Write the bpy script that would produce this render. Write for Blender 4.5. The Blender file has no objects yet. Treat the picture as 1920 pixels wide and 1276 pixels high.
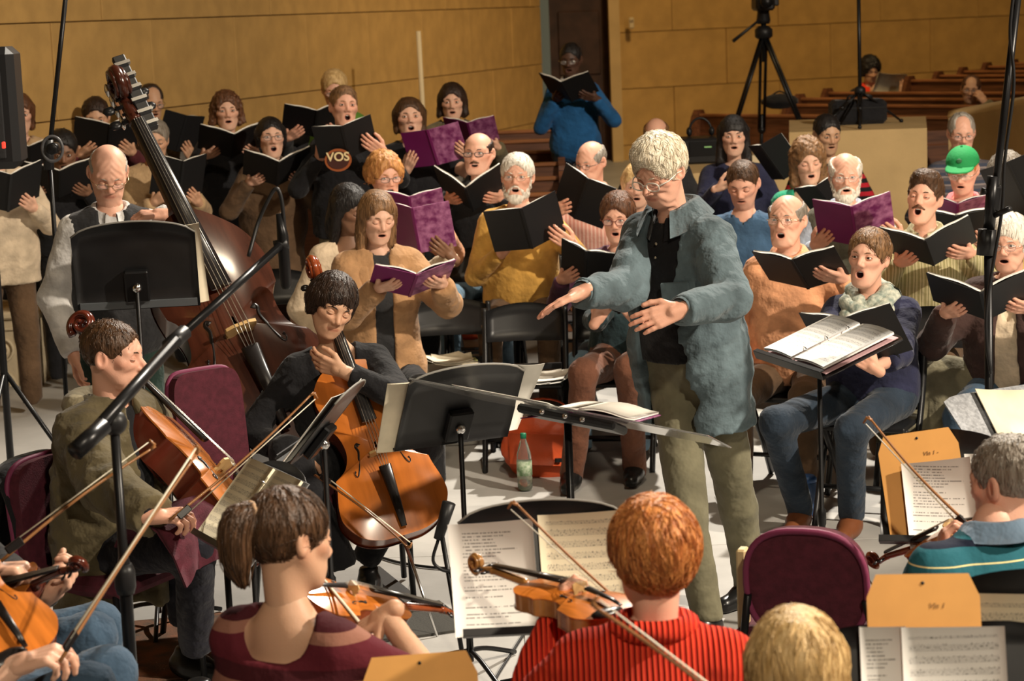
import bpy, math, random, re
import numpy as np
from mathutils import Vector, Matrix
pi = math.pi
SC = bpy.context.scene
COL = SC.collection
A = lambda *a: np.array(a, dtype=float)

# ------------------------------------------------------------------ camera, world, lights
FPX, HCAM, PITCH, ROLL = 4000.0, 2.28, math.atan(613/4000.0), 0.04
_F = A(0, math.cos(PITCH), -math.sin(PITCH)); _R0 = A(1, 0, 0); _U0 = A(0, math.sin(PITCH), math.cos(PITCH))
_R = _R0*math.cos(ROLL) - _U0*math.sin(ROLL); _U = _U0*math.cos(ROLL) + _R0*math.sin(ROLL)
CAM = A(0, 0, HCAM)
def at(px, py, d):                       # world point seen at a pixel, d metres in front of the camera (along Y)
    r = _F + _R*(px-960)/FPX + _U*(638-py)/FPX
    return CAM + r*(d/r[1])
def atz(px, py, z):                      # world point seen at a pixel on the plane of height z
    r = _F + _R*(px-960)/FPX + _U*(638-py)/FPX
    return CAM + r*((z-HCAM)/r[2])
cam = bpy.data.cameras.new('camera'); camo = bpy.data.objects.new('camera', cam); COL.objects.link(camo)
cam.sensor_width = 36; cam.lens = 36*FPX/1920; cam.clip_end = 200
cam.dof.use_dof = True; cam.dof.focus_distance = 7.9; cam.dof.aperture_fstop = 5.6
camo.matrix_world = Matrix(((_R[0], _U[0], -_F[0], 0), (_R[1], _U[1], -_F[1], 0), (_R[2], _U[2], -_F[2], HCAM), (0, 0, 0, 1)))
SC.camera = camo
w = bpy.data.worlds.new('World'); SC.world = w; w.use_nodes = True
w.node_tree.nodes['Background'].inputs[0].default_value = (1.0, .74, .45, 1)
w.node_tree.nodes['Background'].inputs[1].default_value = .035
SC.view_settings.view_transform = 'Standard'; SC.view_settings.look = 'None'
SC.view_settings.exposure = -0.1; SC.view_settings.gamma = 1.0; SC.view_settings.use_curve_mapping = False
def spot(name, loc, tgt, energy, col, size, ang, blend=.5):
    l = bpy.data.lights.new(name, 'SPOT'); l.energy = energy; l.color = col; l.shadow_soft_size = size
    l.spot_size = math.radians(ang); l.spot_blend = blend
    o = bpy.data.objects.new(name, l); COL.objects.link(o); o.location = loc
    o.rotation_euler = (Vector(tgt)-Vector(loc)).to_track_quat('-Z', 'Y').to_euler(); return o
#LIGHTS
spot('stage_key_light', (6.6, 4.2, 5.8), (0.6, 8.8, .8), 4700, (1, .87, .70), .10, 95, .6)
spot('stage_back_light', (2.6, 14.5, 7.8), (.3, 7.9, .2), 6000, (1, .91, .78), .10, 58)
spot('stage_front_light', (2.0, -2.2, 6.8), (.2, 4.2, .9), 1900, (1, .86, .66), .2, 50, .9)
spot('chorus_light', (.8, 6.2, 8.2), (-.3, 12.6, 1.2), 700, (1, .83, .60), .25, 62)
spot('wall_wash_light', (3.2, 16.0, 9.0), (1.6, 26, 2.2), 2300, (1, .72, .36), .6, 110, 1)

# ------------------------------------------------------------------ materials
MATS = {}
def mat(name, col=(.5, .5, .5), rough=.6, metal=0, var=.0, vs=20, bump=0, bs=60, spec=.3, trans=0, stretch=None, col2=None, alpha=1, coat=0, sheen=0, emit=0, bd=.01):
    if name in MATS: return MATS[name]
    m = bpy.data.materials.new(name); m.use_nodes = True; MATS[name] = m
    nt = m.node_tree; b = nt.nodes['Principled BSDF']
    b.inputs['Base Color'].default_value = (*col, 1); b.inputs['Roughness'].default_value = rough
    b.inputs['Metallic'].default_value = metal; b.inputs['Specular IOR Level'].default_value = spec
    if trans: b.inputs['Transmission Weight'].default_value = trans
    if coat: b.inputs['Coat Weight'].default_value = coat; b.inputs['Coat Roughness'].default_value = .15
    if sheen: b.inputs['Sheen Weight'].default_value = sheen
    if emit: b.inputs['Emission Color'].default_value = (*col, 1); b.inputs['Emission Strength'].default_value = emit
    b.inputs['Alpha'].default_value = alpha
    tc = nt.nodes.new('ShaderNodeTexCoord'); mp = nt.nodes.new('ShaderNodeMapping')
    nt.links.new(tc.outputs['Object'], mp.inputs[0])
    if stretch: mp.inputs['Scale'].default_value = stretch
    if var or col2:
        n = nt.nodes.new('ShaderNodeTexNoise'); n.inputs['Scale'].default_value = vs; n.inputs['Detail'].default_value = 4
        nt.links.new(mp.outputs[0], n.inputs[0])
        r = nt.nodes.new('ShaderNodeValToRGB'); nt.links.new(n.outputs[0], r.inputs[0])
        c1 = col2 if col2 else tuple(max(0, c*(1-var)) for c in col); c0 = col if col2 else tuple(min(1, c*(1+var)) for c in col)
        r.color_ramp.elements[0].position = .35; r.color_ramp.elements[1].position = .68
        r.color_ramp.elements[0].color = (*c1, 1); r.color_ramp.elements[1].color = (*c0, 1)
        nt.links.new(r.outputs[0], b.inputs['Base Color'])
    if bump:
        n2 = nt.nodes.new('ShaderNodeTexNoise'); n2.inputs['Scale'].default_value = bs; n2.inputs['Detail'].default_value = 3
        nt.links.new(mp.outputs[0], n2.inputs[0])
        bp = nt.nodes.new('ShaderNodeBump'); bp.inputs['Strength'].default_value = bump; bp.inputs['Distance'].default_value = bd
        nt.links.new(n2.outputs[0], bp.inputs['Height']); nt.links.new(bp.outputs[0], b.inputs['Normal'])
    return m
def cloth(name, col, var=.22, rough=.85, bump=.5, bs=26, vs=9):
    return mat('cloth_'+name, col, rough, var=var, vs=vs, bump=bump, bs=bs*.6, spec=.15, sheen=.1, bd=.035)
def stripes(name, cols, period, axis=2, rough=.85, wavy=0):
    """fabric striped across one object axis; cols = [(position, colour)...]"""
    m = mat('cloth_'+name, cols[0][1], rough, bump=.45, bs=28, spec=.15)
    nt = m.node_tree; b = nt.nodes['Principled BSDF']
    tc = nt.nodes.new('ShaderNodeTexCoord'); sp = nt.nodes.new('ShaderNodeSeparateXYZ'); nt.links.new(tc.outputs['Object'], sp.inputs[0])
    mu = nt.nodes.new('ShaderNodeMath'); mu.operation = 'MULTIPLY'; mu.inputs[1].default_value = 1/period; nt.links.new(sp.outputs[axis], mu.inputs[0])
    fr = nt.nodes.new('ShaderNodeMath'); fr.operation = 'FRACT'; nt.links.new(mu.outputs[0], fr.inputs[0])
    r = nt.nodes.new('ShaderNodeValToRGB'); r.color_ramp.interpolation = 'CONSTANT'; nt.links.new(fr.outputs[0], r.inputs[0])
    e = r.color_ramp.elements
    while len(e) < len(cols): e.new(.5)
    for i, (p, c) in enumerate(cols): e[i].position = p; e[i].color = (*c, 1)
    nt.links.new(r.outputs[0], b.inputs['Base Color']); return m
def skinmat():
    m = mat('skin', (.6, .4, .3), .5, bump=.08, bs=220, spec=.35); nt = m.node_tree
    a = nt.nodes.new('ShaderNodeAttribute'); a.attribute_name = 'tone'
    b = nt.nodes['Principled BSDF']; nt.links.new(a.outputs['Color'], b.inputs['Base Color'])
    b.inputs['Subsurface Weight'].default_value = .08; b.inputs['Subsurface Radius'].default_value = (.012, .005, .003)
    b.inputs['Subsurface Scale'].default_value = 1.0
    return m
def hairmat(name, col, col2=None):
    return mat('hair_'+name, col, .42, var=.4, vs=70, bump=.6, bs=170, spec=.4, stretch=(1, 1, .18), col2=col2)

# ------------------------------------------------------------------ mesh collector
def nrm(v): v = np.asarray(v, float); return v/(np.linalg.norm(v)+1e-12)
def Rz(a): c, s = math.cos(a), math.sin(a); return A((c, -s, 0), (s, c, 0), (0, 0, 1))
def Rx(a): c, s = math.cos(a), math.sin(a); return A((1, 0, 0), (0, c, -s), (0, s, c))
def Ry(a): c, s = math.cos(a), math.sin(a); return A((c, 0, s), (0, 1, 0), (-s, 0, c))
def frame(x=None, y=None, z=None):
    """rotation with columns x,y,z from one exact axis and one hint: order given = priority"""
    if z is not None and y is not None: z = nrm(z); x = nrm(np.cross(y, z)); y = np.cross(z, x)
    elif z is not None and x is not None: z = nrm(z); y = nrm(np.cross(z, x)); x = np.cross(y, z)
    else: y = nrm(y); z = nrm(np.cross(x, y)); x = np.cross(y, z)
    return np.stack([x, y, z], 1)
class MB:
    def __init__(s): s.v = []; s.f = []; s.m = []; s.n = 0; s.c = []; s.flat = []
    def add(s, v, f, m=0, T=None, col=None, flat=False):
        v = np.asarray(v, float).reshape(-1, 3)
        if T is not None: R, t = T; v = v @ np.asarray(R).T + t
        s.v.append(v); s.c.append(np.tile(col, (len(v), 1)) if col is not None and np.ndim(col) == 1 else (col if col is not None else np.ones((len(v), 3))))
        for q in f:
            q = np.asarray(q)
            if len(q): s.f.append(q + s.n); s.m.append(np.full(len(q), m)); s.flat.append(np.full(len(q), flat))
        s.n += len(v); return s
    def box(s, c, d, R=None, m=0, ch=0):
        d = np.asarray(d, float)/2
        if ch:
            ch = min(ch, .45*2*d.min()); pts = []
            for sx in (-1, 1):
                for sy in (-1, 1):
                    for sz in (-1, 1):
                        for k in range(3):
                            e = d.copy(); 
                            for j in range(3):
                                if j != k: e[j] -= ch
                            pts.append(e*A(sx, sy, sz))
            bm_ = hull(np.array(pts)); v, fs = bm_
        else:
            v = A((-1,-1,-1),(1,-1,-1),(1,1,-1),(-1,1,-1),(-1,-1,1),(1,-1,1),(1,1,1),(-1,1,1))*d
            fs = [A((0,3,2,1),(4,5,6,7),(0,1,5,4),(1,2,6,5),(2,3,7,6),(3,0,4,7)).astype(int)]
        return s.add(v, fs, m, (np.eye(3) if R is None else R, np.asarray(c, float)), flat=True)
    def tube(s, pts, r, n=8, m=0, cap=True, flat=1, col=None, R2=None):
        pts = np.asarray(pts, float); k = len(pts); r = np.broadcast_to(np.asarray(r, float), (k,))
        tan = np.gradient(pts, axis=0); tan /= np.linalg.norm(tan, axis=1, keepdims=True)+1e-12
        up = A(0, 0, 1) if abs(tan[0][2]) < .9 else A(1, 0, 0)
        if R2 is not None: up = np.asarray(R2, float)
        X = nrm(np.cross(tan[0], up)); rows = []
        a = np.arange(n)*2*pi/n
        for i in range(k):
            X = nrm(X - tan[i]*X.dot(tan[i])); Y = np.cross(tan[i], X)
            rows.append(pts[i] + r[i]*(np.cos(a)[:, None]*X + flat*np.sin(a)[:, None]*Y))
        v = np.concatenate(rows); i = np.arange(k-1)[:, None]*n; j = np.arange(n)[None]
        q = np.stack([i+j, i+(j+1) % n, i+n+(j+1) % n, i+n+j], -1).reshape(-1, 4); fs = [q]
        if cap:
            v = np.concatenate([v, pts[:1], pts[-1:]]); c0, c1 = k*n, k*n+1; jj = np.arange(n)
            fs += [np.stack([(jj+1) % n, jj, np.full(n, c0)], -1), np.stack([(k-1)*n+jj, (k-1)*n+(jj+1) % n, np.full(n, c1)], -1)]
        return s.add(v, fs, m, col=col)
    def lathe(s, prof, n=16, m=0, T=None, cap=True):
        """prof [(r,z)...] turned about z"""
        return s.add(*_lathe(prof, n), m, T)
    def sphere(s, c, r, n=12, m=0, R=None, col=None):
        r = np.broadcast_to(np.asarray(r, float), (3,)); k = max(4, n//2)
        prof = [(max(1e-5, math.sin(pi*i/k)), -math.cos(pi*i/k)) for i in range(k+1)]
        v, f = _lathe(prof, n); v = v*r
        return s.add(v, f, m, (np.eye(3) if R is None else R, np.asarray(c, float)), col=col)
    def grid(s, V, m=0, T=None, flat=False, closeu=False):
        V = np.asarray(V, float); a, b = V.shape[:2]
        i = np.arange(a-1)[:, None]*b; j = np.arange(b if closeu else b-1)[None]
        q = np.stack([i+j, i+(j+1) % b, i+b+(j+1) % b, i+b+j], -1).reshape(-1, 4)
        return s.add(V.reshape(-1, 3), [q], m, T, flat=flat)
    def sheet(s, V, th, m=0, T=None, flat=False):
        """grid of points given thickness th along its normals"""
        V = np.asarray(V, float); du = np.gradient(V, axis=0); dv = np.gradient(V, axis=1); N = np.cross(du, dv)
        N /= np.linalg.norm(N, axis=2, keepdims=True)+1e-12
        a, b = V.shape[:2]; W = np.concatenate([(V+N*th/2).reshape(-1, 3), (V-N*th/2).reshape(-1, 3)]); k = a*b
        i = np.arange(a-1)[:, None]*b; j = np.arange(b-1)[None]
        q = np.stack([i+j, i+j+b, i+j+b+1, i+j+1], -1).reshape(-1, 4)[:, ::-1]
        def strip(e): return np.stack([e[:-1], e[1:], e[1:]+k, e[:-1]+k], -1)
        g = np.arange(k).reshape(a, b)
        return s.add(W, [q, q[:, ::-1]+k, strip(g[0]), strip(g[-1])[:, ::-1], strip(g[:, 0])[:, ::-1], strip(g[:, -1])], m, T, flat=flat)
    def prism(s, poly, th, m=0, T=None):
        """2-D outline (x,z) extruded along y by th (centred)"""
        p = np.asarray(poly, float); n = len(p)
        v = np.concatenate([np.c_[p[:, 0], np.full(n, -th/2), p[:, 1]], np.c_[p[:, 0], np.full(n, th/2), p[:, 1]]])
        j = np.arange(n); k = (j+1) % n
        side = np.stack([j, k, k+n, j+n], -1)
        c = p.mean(0); v = np.concatenate([v, [[c[0], -th/2, c[1]], [c[0], th/2, c[1]]]])
        return s.add(v, [side[:, ::-1], np.stack([j, k, np.full(n, 2*n)], -1), np.stack([k+n, j+n, np.full(n, 2*n+1)], -1)], m, T, flat=True)
    def build(s, name, mats, parent=None, loc=None, tone=False, R=None):
        me = bpy.data.meshes.new(name)
        if s.n:
            V = np.concatenate(s.v)
            if loc is not None: V = V - np.asarray(loc)
            if R is not None: V = V @ R
            nv = len(V); L = np.concatenate([np.full(len(f), f.shape[1]) for f in s.f])
            lo = np.concatenate([f.reshape(-1) for f in s.f])
            me.vertices.add(nv); me.vertices.foreach_set('co', V.astype(np.float32).ravel())
            me.loops.add(len(lo)); me.loops.foreach_set('vertex_index', lo.astype(np.int32))
            me.polygons.add(len(L)); me.polygons.foreach_set('loop_start', np.r_[0, np.cumsum(L)[:-1]].astype(np.int32))
            me.polygons.foreach_set('loop_total', L.astype(np.int32))
            me.polygons.foreach_set('material_index', np.concatenate(s.m).astype(np.int32))
            me.polygons.foreach_set('use_smooth', ~np.concatenate(s.flat))
            if tone:
                at_ = me.color_attributes.new('tone', 'FLOAT_COLOR', 'POINT')
                at_.data.foreach_set('color', np.c_[np.concatenate(s.c), np.ones(nv)].astype(np.float32).ravel())
            me.update(calc_edges=True); me.validate()
        for m in (mats if isinstance(mats, (list, tuple)) else [mats]): me.materials.append(m)
        o = bpy.data.objects.new(name, me); COL.objects.link(o)
        if parent is not None: o.parent = parent
        elif loc is not None:
            o.location = loc
            if R is not None: o.rotation_euler = Matrix(R).to_euler()
        return o
def hull(pts):
    import bmesh
    bm = bmesh.new()
    for p in pts: bm.verts.new(p)
    bmesh.ops.convex_hull(bm, input=bm.verts); bm.verts.index_update()
    v = np.array([x.co[:] for x in bm.verts]); f = [[x.index for x in q.verts] for q in bm.faces]; bm.free()
    return v, [np.array([q for q in f if len(q) == k]) for k in set(map(len, f))]
def _lathe(prof, n):
    p = np.asarray(prof, float); k = len(p); a = np.arange(n)*2*pi/n
    v = np.stack([p[:, 0][:, None]*np.cos(a), p[:, 0][:, None]*np.sin(a), np.repeat(p[:, 1][:, None], n, 1)], -1).reshape(-1, 3)
    i = np.arange(k-1)[:, None]*n; j = np.arange(n)[None]
    q = np.stack([i+j, i+(j+1) % n, i+n+(j+1) % n, i+n+j], -1).reshape(-1, 4); fs = [q]
    jj = np.arange(n); v = np.concatenate([v, [[0, 0, p[0, 1]], [0, 0, p[-1, 1]]]])
    fs += [np.stack([(jj+1) % n, jj, np.full(n, k*n)], -1), np.stack([(k-1)*n+jj, (k-1)*n+(jj+1) % n, np.full(n, k*n+1)], -1)]
    return v, fs
def smooth_pts(pts, n):
    """Catmull-Rom through pts"""
    p = np.asarray(pts, float); p = np.concatenate([2*p[:1]-p[1:2], p, 2*p[-1:]-p[-2:-1]]); out = []
    for i in range(1, len(p)-2):
        t = np.linspace(0, 1, n, endpoint=False)[:, None]
        out.append(.5*(2*p[i]+(p[i+1]-p[i-1])*t+(2*p[i-1]-5*p[i]+4*p[i+1]-p[i+2])*t*t+(3*p[i]-p[i-1]-3*p[i+1]+p[i+2])*t**3))
    return np.concatenate(out+[p[-2:-1]])
def empty(name, loc=(0, 0, 0), rz=0):
    o = bpy.data.objects.new(name, None); COL.objects.link(o); o.location = loc; o.rotation_euler = (0, 0, rz); o.empty_display_size = .1; return o
def tag(o, label=None, cat=None, group=None, kind=None):
    for k, v in (('label', label), ('category', cat), ('group', group), ('kind', kind)):
        if v: o[k] = v
    return o
def copy_tree(o, parent=None):
    c = o.copy(); COL.objects.link(c); c.parent = parent
    for ch in o.children: copy_tree(ch, c)
    return c

# ------------------------------------------------------------------ implicit surfaces
def d_cap(P, a, b, ra, rb=None):
    a = np.asarray(a, float); b = np.asarray(b, float); rb = ra if rb is None else rb
    ba = b-a; pa = P-a; h = np.clip(pa @ ba/(ba @ ba+1e-12), 0, 1)
    return np.sqrt(((pa-h[:, None]*ba)**2).sum(1))-(ra+(rb-ra)*h)
def d_ell(P, c, r, R=None):
    q = P-np.asarray(c, float)
    if R is not None: q = q @ R
    r = np.asarray(r, float); k0 = np.sqrt(((q/r)**2).sum(1)); k1 = np.sqrt(((q/(r*r))**2).sum(1))
    return k0*(k0-1)/(k1+1e-9)
def smin(a, b, k):
    h = np.clip(.5+.5*(b-a)/k, 0, 1); return b+(a-b)*h-k*h*(1-h)
def ssub(a, b, k): return -smin(-a, b, k)      # a minus b
def wob(P, f, seed=0, k=4):
    rs = np.random.RandomState(seed); out = 0
    for i in range(k):
        d1 = rs.normal(size=3); d1 /= np.linalg.norm(d1); d2 = rs.normal(size=3); d2 /= np.linalg.norm(d2); ph = rs.rand(2)*6.3
        out = out+np.sin(P @ (d1*f*(1+.35*i))+ph[0]+1.4*np.sin(P @ (d2*f*.6)+ph[1]))
    return out/k
def nets(f, lo, hi, h):
    """surface nets: vertices and quads of the zero level of f"""
    lo = np.asarray(lo, float); hi = np.asarray(hi, float); B = 4
    n = np.ceil((hi-lo)/(h*B)).astype(int)+1
    bi = np.stack(np.meshgrid(*[np.arange(k) for k in n], indexing='ij'), -1).reshape(-1, 3)
    dc = f(lo+(bi*B+1.5)*h); N = n*B
    D = np.repeat(np.repeat(np.repeat(dc.reshape(n), B, 0), B, 1), B, 2)
    kb = bi[np.abs(dc) < B*h*1.5]
    off = np.stack(np.meshgrid(*[np.arange(B)]*3, indexing='ij'), -1).reshape(-1, 3)
    idx = (kb[:, None]*B+off[None]).reshape(-1, 3)
    D[idx[:, 0], idx[:, 1], idx[:, 2]] = f(lo+idx*h)
    S = D < 0
    c = np.zeros(tuple(N-1), np.int8)
    offs = [(i, j, k) for i in (0, 1) for j in (0, 1) for k in (0, 1)]
    for i, j, k in offs: c += S[i:N[0]-1+i, j:N[1]-1+j, k:N[2]-1+k]
    act = np.argwhere((c > 0) & (c < 8)); M = len(act)
    val = {o: D[act[:, 0]+o[0], act[:, 1]+o[1], act[:, 2]+o[2]] for o in offs}
    acc = np.zeros((M, 3)); cnt = np.zeros(M)
    for o in offs:
        for ax in range(3):
            if o[ax] == 0:
                p = list(o); p[ax] = 1; a, b = val[o], val[tuple(p)]
                m = (a < 0) != (b < 0); t = np.where(m, a/np.where(m, a-b, 1), 0)
                e = np.tile(np.array(o, float), (M, 1)); e[:, ax] = t
                acc += e*m[:, None]; cnt += m
    V = lo+(act+acc/np.maximum(cnt, 1)[:, None])*h
    ID = np.full(tuple(N-1), -1, np.int32); ID[act[:, 0], act[:, 1], act[:, 2]] = np.arange(M)
    Q = []
    for ax in range(3):
        b, cx = (ax+1) % 3, (ax+2) % 3
        s0 = [slice(None)]*3; s1 = [slice(None)]*3; s0[ax] = slice(0, N[ax]-1); s1[ax] = slice(1, N[ax])
        e = np.argwhere(S[tuple(s0)] != S[tuple(s1)])
        e = e[(e[:, b] > 0) & (e[:, cx] > 0) & (e[:, b] < N[b]-1) & (e[:, cx] < N[cx]-1)]
        if not len(e): continue
        ins = S[e[:, 0], e[:, 1], e[:, 2]]
        def g(db, dcx):
            q = e.copy(); q[:, b] += db; q[:, cx] += dcx; return ID[q[:, 0], q[:, 1], q[:, 2]]
        q = np.stack([g(-1, -1), g(0, -1), g(0, 0), g(-1, 0)], 1)
        q[~ins] = q[~ins][:, ::-1]; Q.append(q)
    Q = np.concatenate(Q); Q = Q[(Q >= 0).all(1)]
    return V, Q
def grad(f, V, e=.002):
    g = np.stack([f(V+e*np.eye(3)[i])-f(V-e*np.eye(3)[i]) for i in range(3)], 1)
    return g/(np.linalg.norm(g, axis=1, keepdims=True)+1e-9)
def snap(f, V, it=1):
    for _ in range(it): V = V-grad(f, V)*np.clip(f(V), -.006, .006)[:, None]
    return V
# ------------------------------------------------------------------ people
SKIN = skinmat(); EYEW = mat('eye_white', (.72, .68, .62), .25); IRIS = mat('eye_iris', (.04, .025, .015), .15)
TONES = dict(pale=(.68, .41, .295), rosy=(.70, .385, .275), tan=(.57, .335, .215), olive=(.52, .31, .19), brown=(.22, .115, .068), dark=(.085, .042, .027))
def head_sdf(p):
    mo = p.get('mouth', 0); jd = .020*mo; wd = p.get('wide', 1.0); jw = p.get('jowl', 0); nb = p['neck']; old = p.get('old', 0); ns = p.get('nose', 1.0)
    nr = p.get('neckr', .055)
    def f(P):
        Q = np.abs(P*A(1, 0, 0))+P*A(0, 1, 1); Q = Q/A(wd, 1, 1)      # mirrored in x
        d = d_ell(Q, (0, .013, .034), (.074, .096, .084))
        d = smin(d, d_ell(Q, (0, -.032, -.012), (.060, .056, .082)), .03)
        d = smin(d, d_ell(Q, (0, -.036, -.070-jd), (.044, .044, .036)), .03)
        d = smin(d, d_cap(Q, (.055, .004, -.030), (.024+.006*jw, -.055, -.088-jd), .018+.006*jw, .019+.006*jw), .025)
        d = smin(d, d_ell(Q, (0, -.068, -.096-jd), (.02, .018, .016)), .02)
        d = smin(d, d_cap(Q, (.022, -.076, -.020), (.052, -.050, -.012), .015+.003*jw, .014), .022)
        d = smin(d, d_cap(Q, (.010, -.080, .026), (.044, -.064, .024), .0105, .010), .018)
        d = ssub(d, d_ell(Q, (.031, -.094, .004), (.019, .017, .0135)), .012)
        d = smin(d, d_cap(Q, (0, -.082, .012), (0, -.1045*(.5+.5*ns), -.024), .008, .0112*ns), .012)
        d = smin(d, d_ell(Q, (.0115*ns, -.094, -.0315), (.0085, .011, .0085)), .007)
        mz = -.060-jd*.55; ow = .0235-.007*mo; oh = .0035+.0165*mo
        d = smin(d, d_ell(Q, (0, -.072, mz), (.033, .018, .022+.012*mo)), .018)
        r = np.sqrt((Q[:, 0]/ow)**2+((Q[:, 2]-mz)/oh)**2)+1e-6
        g = (r-1)*r/np.sqrt((Q[:, 0]/ow**2)**2+((Q[:, 2]-mz)/oh**2)**2+1e-6)   # in-plane distance to the lip ellipse
        lip = np.sqrt(g**2+(Q[:, 1]+.0855-.25*Q[:, 0])**2)-.0058
        if mo < .1:
            lip = np.minimum(d_cap(Q, (0, -.0845, -.0560), (.021, -.0765, -.0590), .0060, .0035), d_cap(Q, (0, -.0830, -.0660), (.019, -.0765, -.0610), .0066, .0035))
        d = smin(d, lip, .004)
        if mo > .05: d = ssub(d, d_ell(Q, (0, -.086, mz), (ow*.92, .030, oh*.85)), .003)
        d = smin(d, d_cap(P, (0, .022, -.045), nb, .051*wd**.5, nr), .03)
        e = d_ell(Q, (.0765, .016, -.002), (.011, .021, .033), Rz(-.35)); e = ssub(e, d_ell(Q, (.087, .010, .0), (.010, .012, .021), Rz(-.35)), .005)
        d = smin(d, e, .006)
        if old: d = d+old*.0016*(np.sin(P[:, 2]*260+4*np.abs(P[:, 0])*60)*np.exp(-((P[:, 1]+.08)/.03)**2)*(P[:, 2] > .03)+np.sin((P[:, 2]*.8+np.abs(P[:, 0]))*190)*np.exp(-((np.abs(P[:, 0])-.045)/.014)**2)*(P[:, 1] < -.03))
        return d
    def tone(P, base):
        base = A(*base); C = np.tile(base, (len(P), 1)); X = np.abs(P[:, 0])
        def blend(m, c): C[:] = C*(1-m[:, None])+A(*c)*m[:, None]
        red = np.exp(-((P[:, 2]+.018)/.018)**2)*(P[:, 1] < -.03)*.3+np.exp(-((X-.078)/.012)**2)*.35
        blend(np.clip(red, 0, 1), base*A(1.0, .74, .70))
        mz = -.060-jd*.55; ow = .0235-.007*mo; oh = .0035+.0165*mo
        r = np.sqrt((P[:, 0]/(ow+.006))**2+((P[:, 2]-mz)/(oh+.0060))**2)
        blend(np.clip((1.1-r)/.25, 0, 1)*(P[:, 1] < -.07)*.75, base*A(.80, .56, .54) if base[0] > .15 else base*A(1.3, .9, .9))
        if mo < .1: blend(np.exp(-((P[:, 2]+.0605)/.0022)**2)*(X < .021)*(P[:, 1] < -.07)*.7, base*A(.4, .25, .22))
        if mo > .05:
            r = np.sqrt((P[:, 0]/(ow*.90))**2+((P[:, 2]-mz)/(oh*.86))**2)
            blend(np.clip((1.08-r)/.12, 0, 1)*(P[:, 1] < -.03)*(P[:, 1] > -.0862), (.055, .014, .012))
        st = p.get('stubble', 0)
        if st:
            m = (P[:, 2] < -.035-.5*np.clip(.04-X, 0, 1)*0)*np.clip((-.03-P[:, 2])/.02, 0, 1)*(P[:, 1] < .02)*(P[:, 2] > -.125)
            blend(m*st, base*A(.45, .42, .42))
        return np.clip(C, 0, 1)
    return f, tone
def head_extras(mb, p, T):
    """eyes and lids, in the body mesh (materials: 0 skin, 1 eye white, 2 iris)"""
    R, t = T; lid = p.get('lid', .8); base = A(*p['skin']); wd = p.get('wide', 1.0); g = p.get('gaze', (0, 0))
    for s in (-1, 1):
        c = A(s*.031*wd, -.0735, .004); r = .0125
        Z = nrm(A(g[0], -1, g[1])); F = frame(z=Z, x=A(1, 0, 0)); k, n = 7, 12
        pr = [(r*math.sin(pi*i/k*1.0)+1e-5, r*math.cos(pi*i/k)) for i in range(k+1)]
        pr = [(1e-5, r*1.02), (r*.22, r*.99), (r*.5, r*.87), (r*.8, r*.6), (r, 0), (r*.7, -r*.7), (1e-5, -r)]
        v, f = _lathe(pr, n); q = f[0]; v = v @ F.T+c
        mb.add(v, [q[:2*n][:, ::-1]], 2, T); mb.add(v, [q[2*n:][:, ::-1]], 1, T)
        for a0, a1 in ((math.radians(-22+62*lid), 2.0), (-2.0, math.radians(-30+12*lid))):   # upper and lower lid
            u = np.linspace(a0, a1, 7); vv = np.linspace(.12, pi-.12, 9); U, W = np.meshgrid(u, vv, indexing='ij')
            rr = r*1.13; G = np.stack([rr*1.12*np.cos(W), -rr*np.sin(W)*np.cos(U), rr*np.sin(W)*np.sin(U)], -1)+c
            m = MB(); m.sheet(G, .0022); mb.add(m.v[0], m.f, 0, T, col=base*A(.92, .84, .82))
    if p.get('mouth', 0) > .35:      # upper teeth
        jd = .02*p['mouth']; mz = -.06-jd*.55
        x = np.linspace(-.013, .013, 7); pts = np.c_[x, -.078+12*x*x, np.full(7, mz+.0115*p['mouth']+.002)]
        mb.tube(pts @ R.T+t, .0034, 6, 1)
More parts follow.
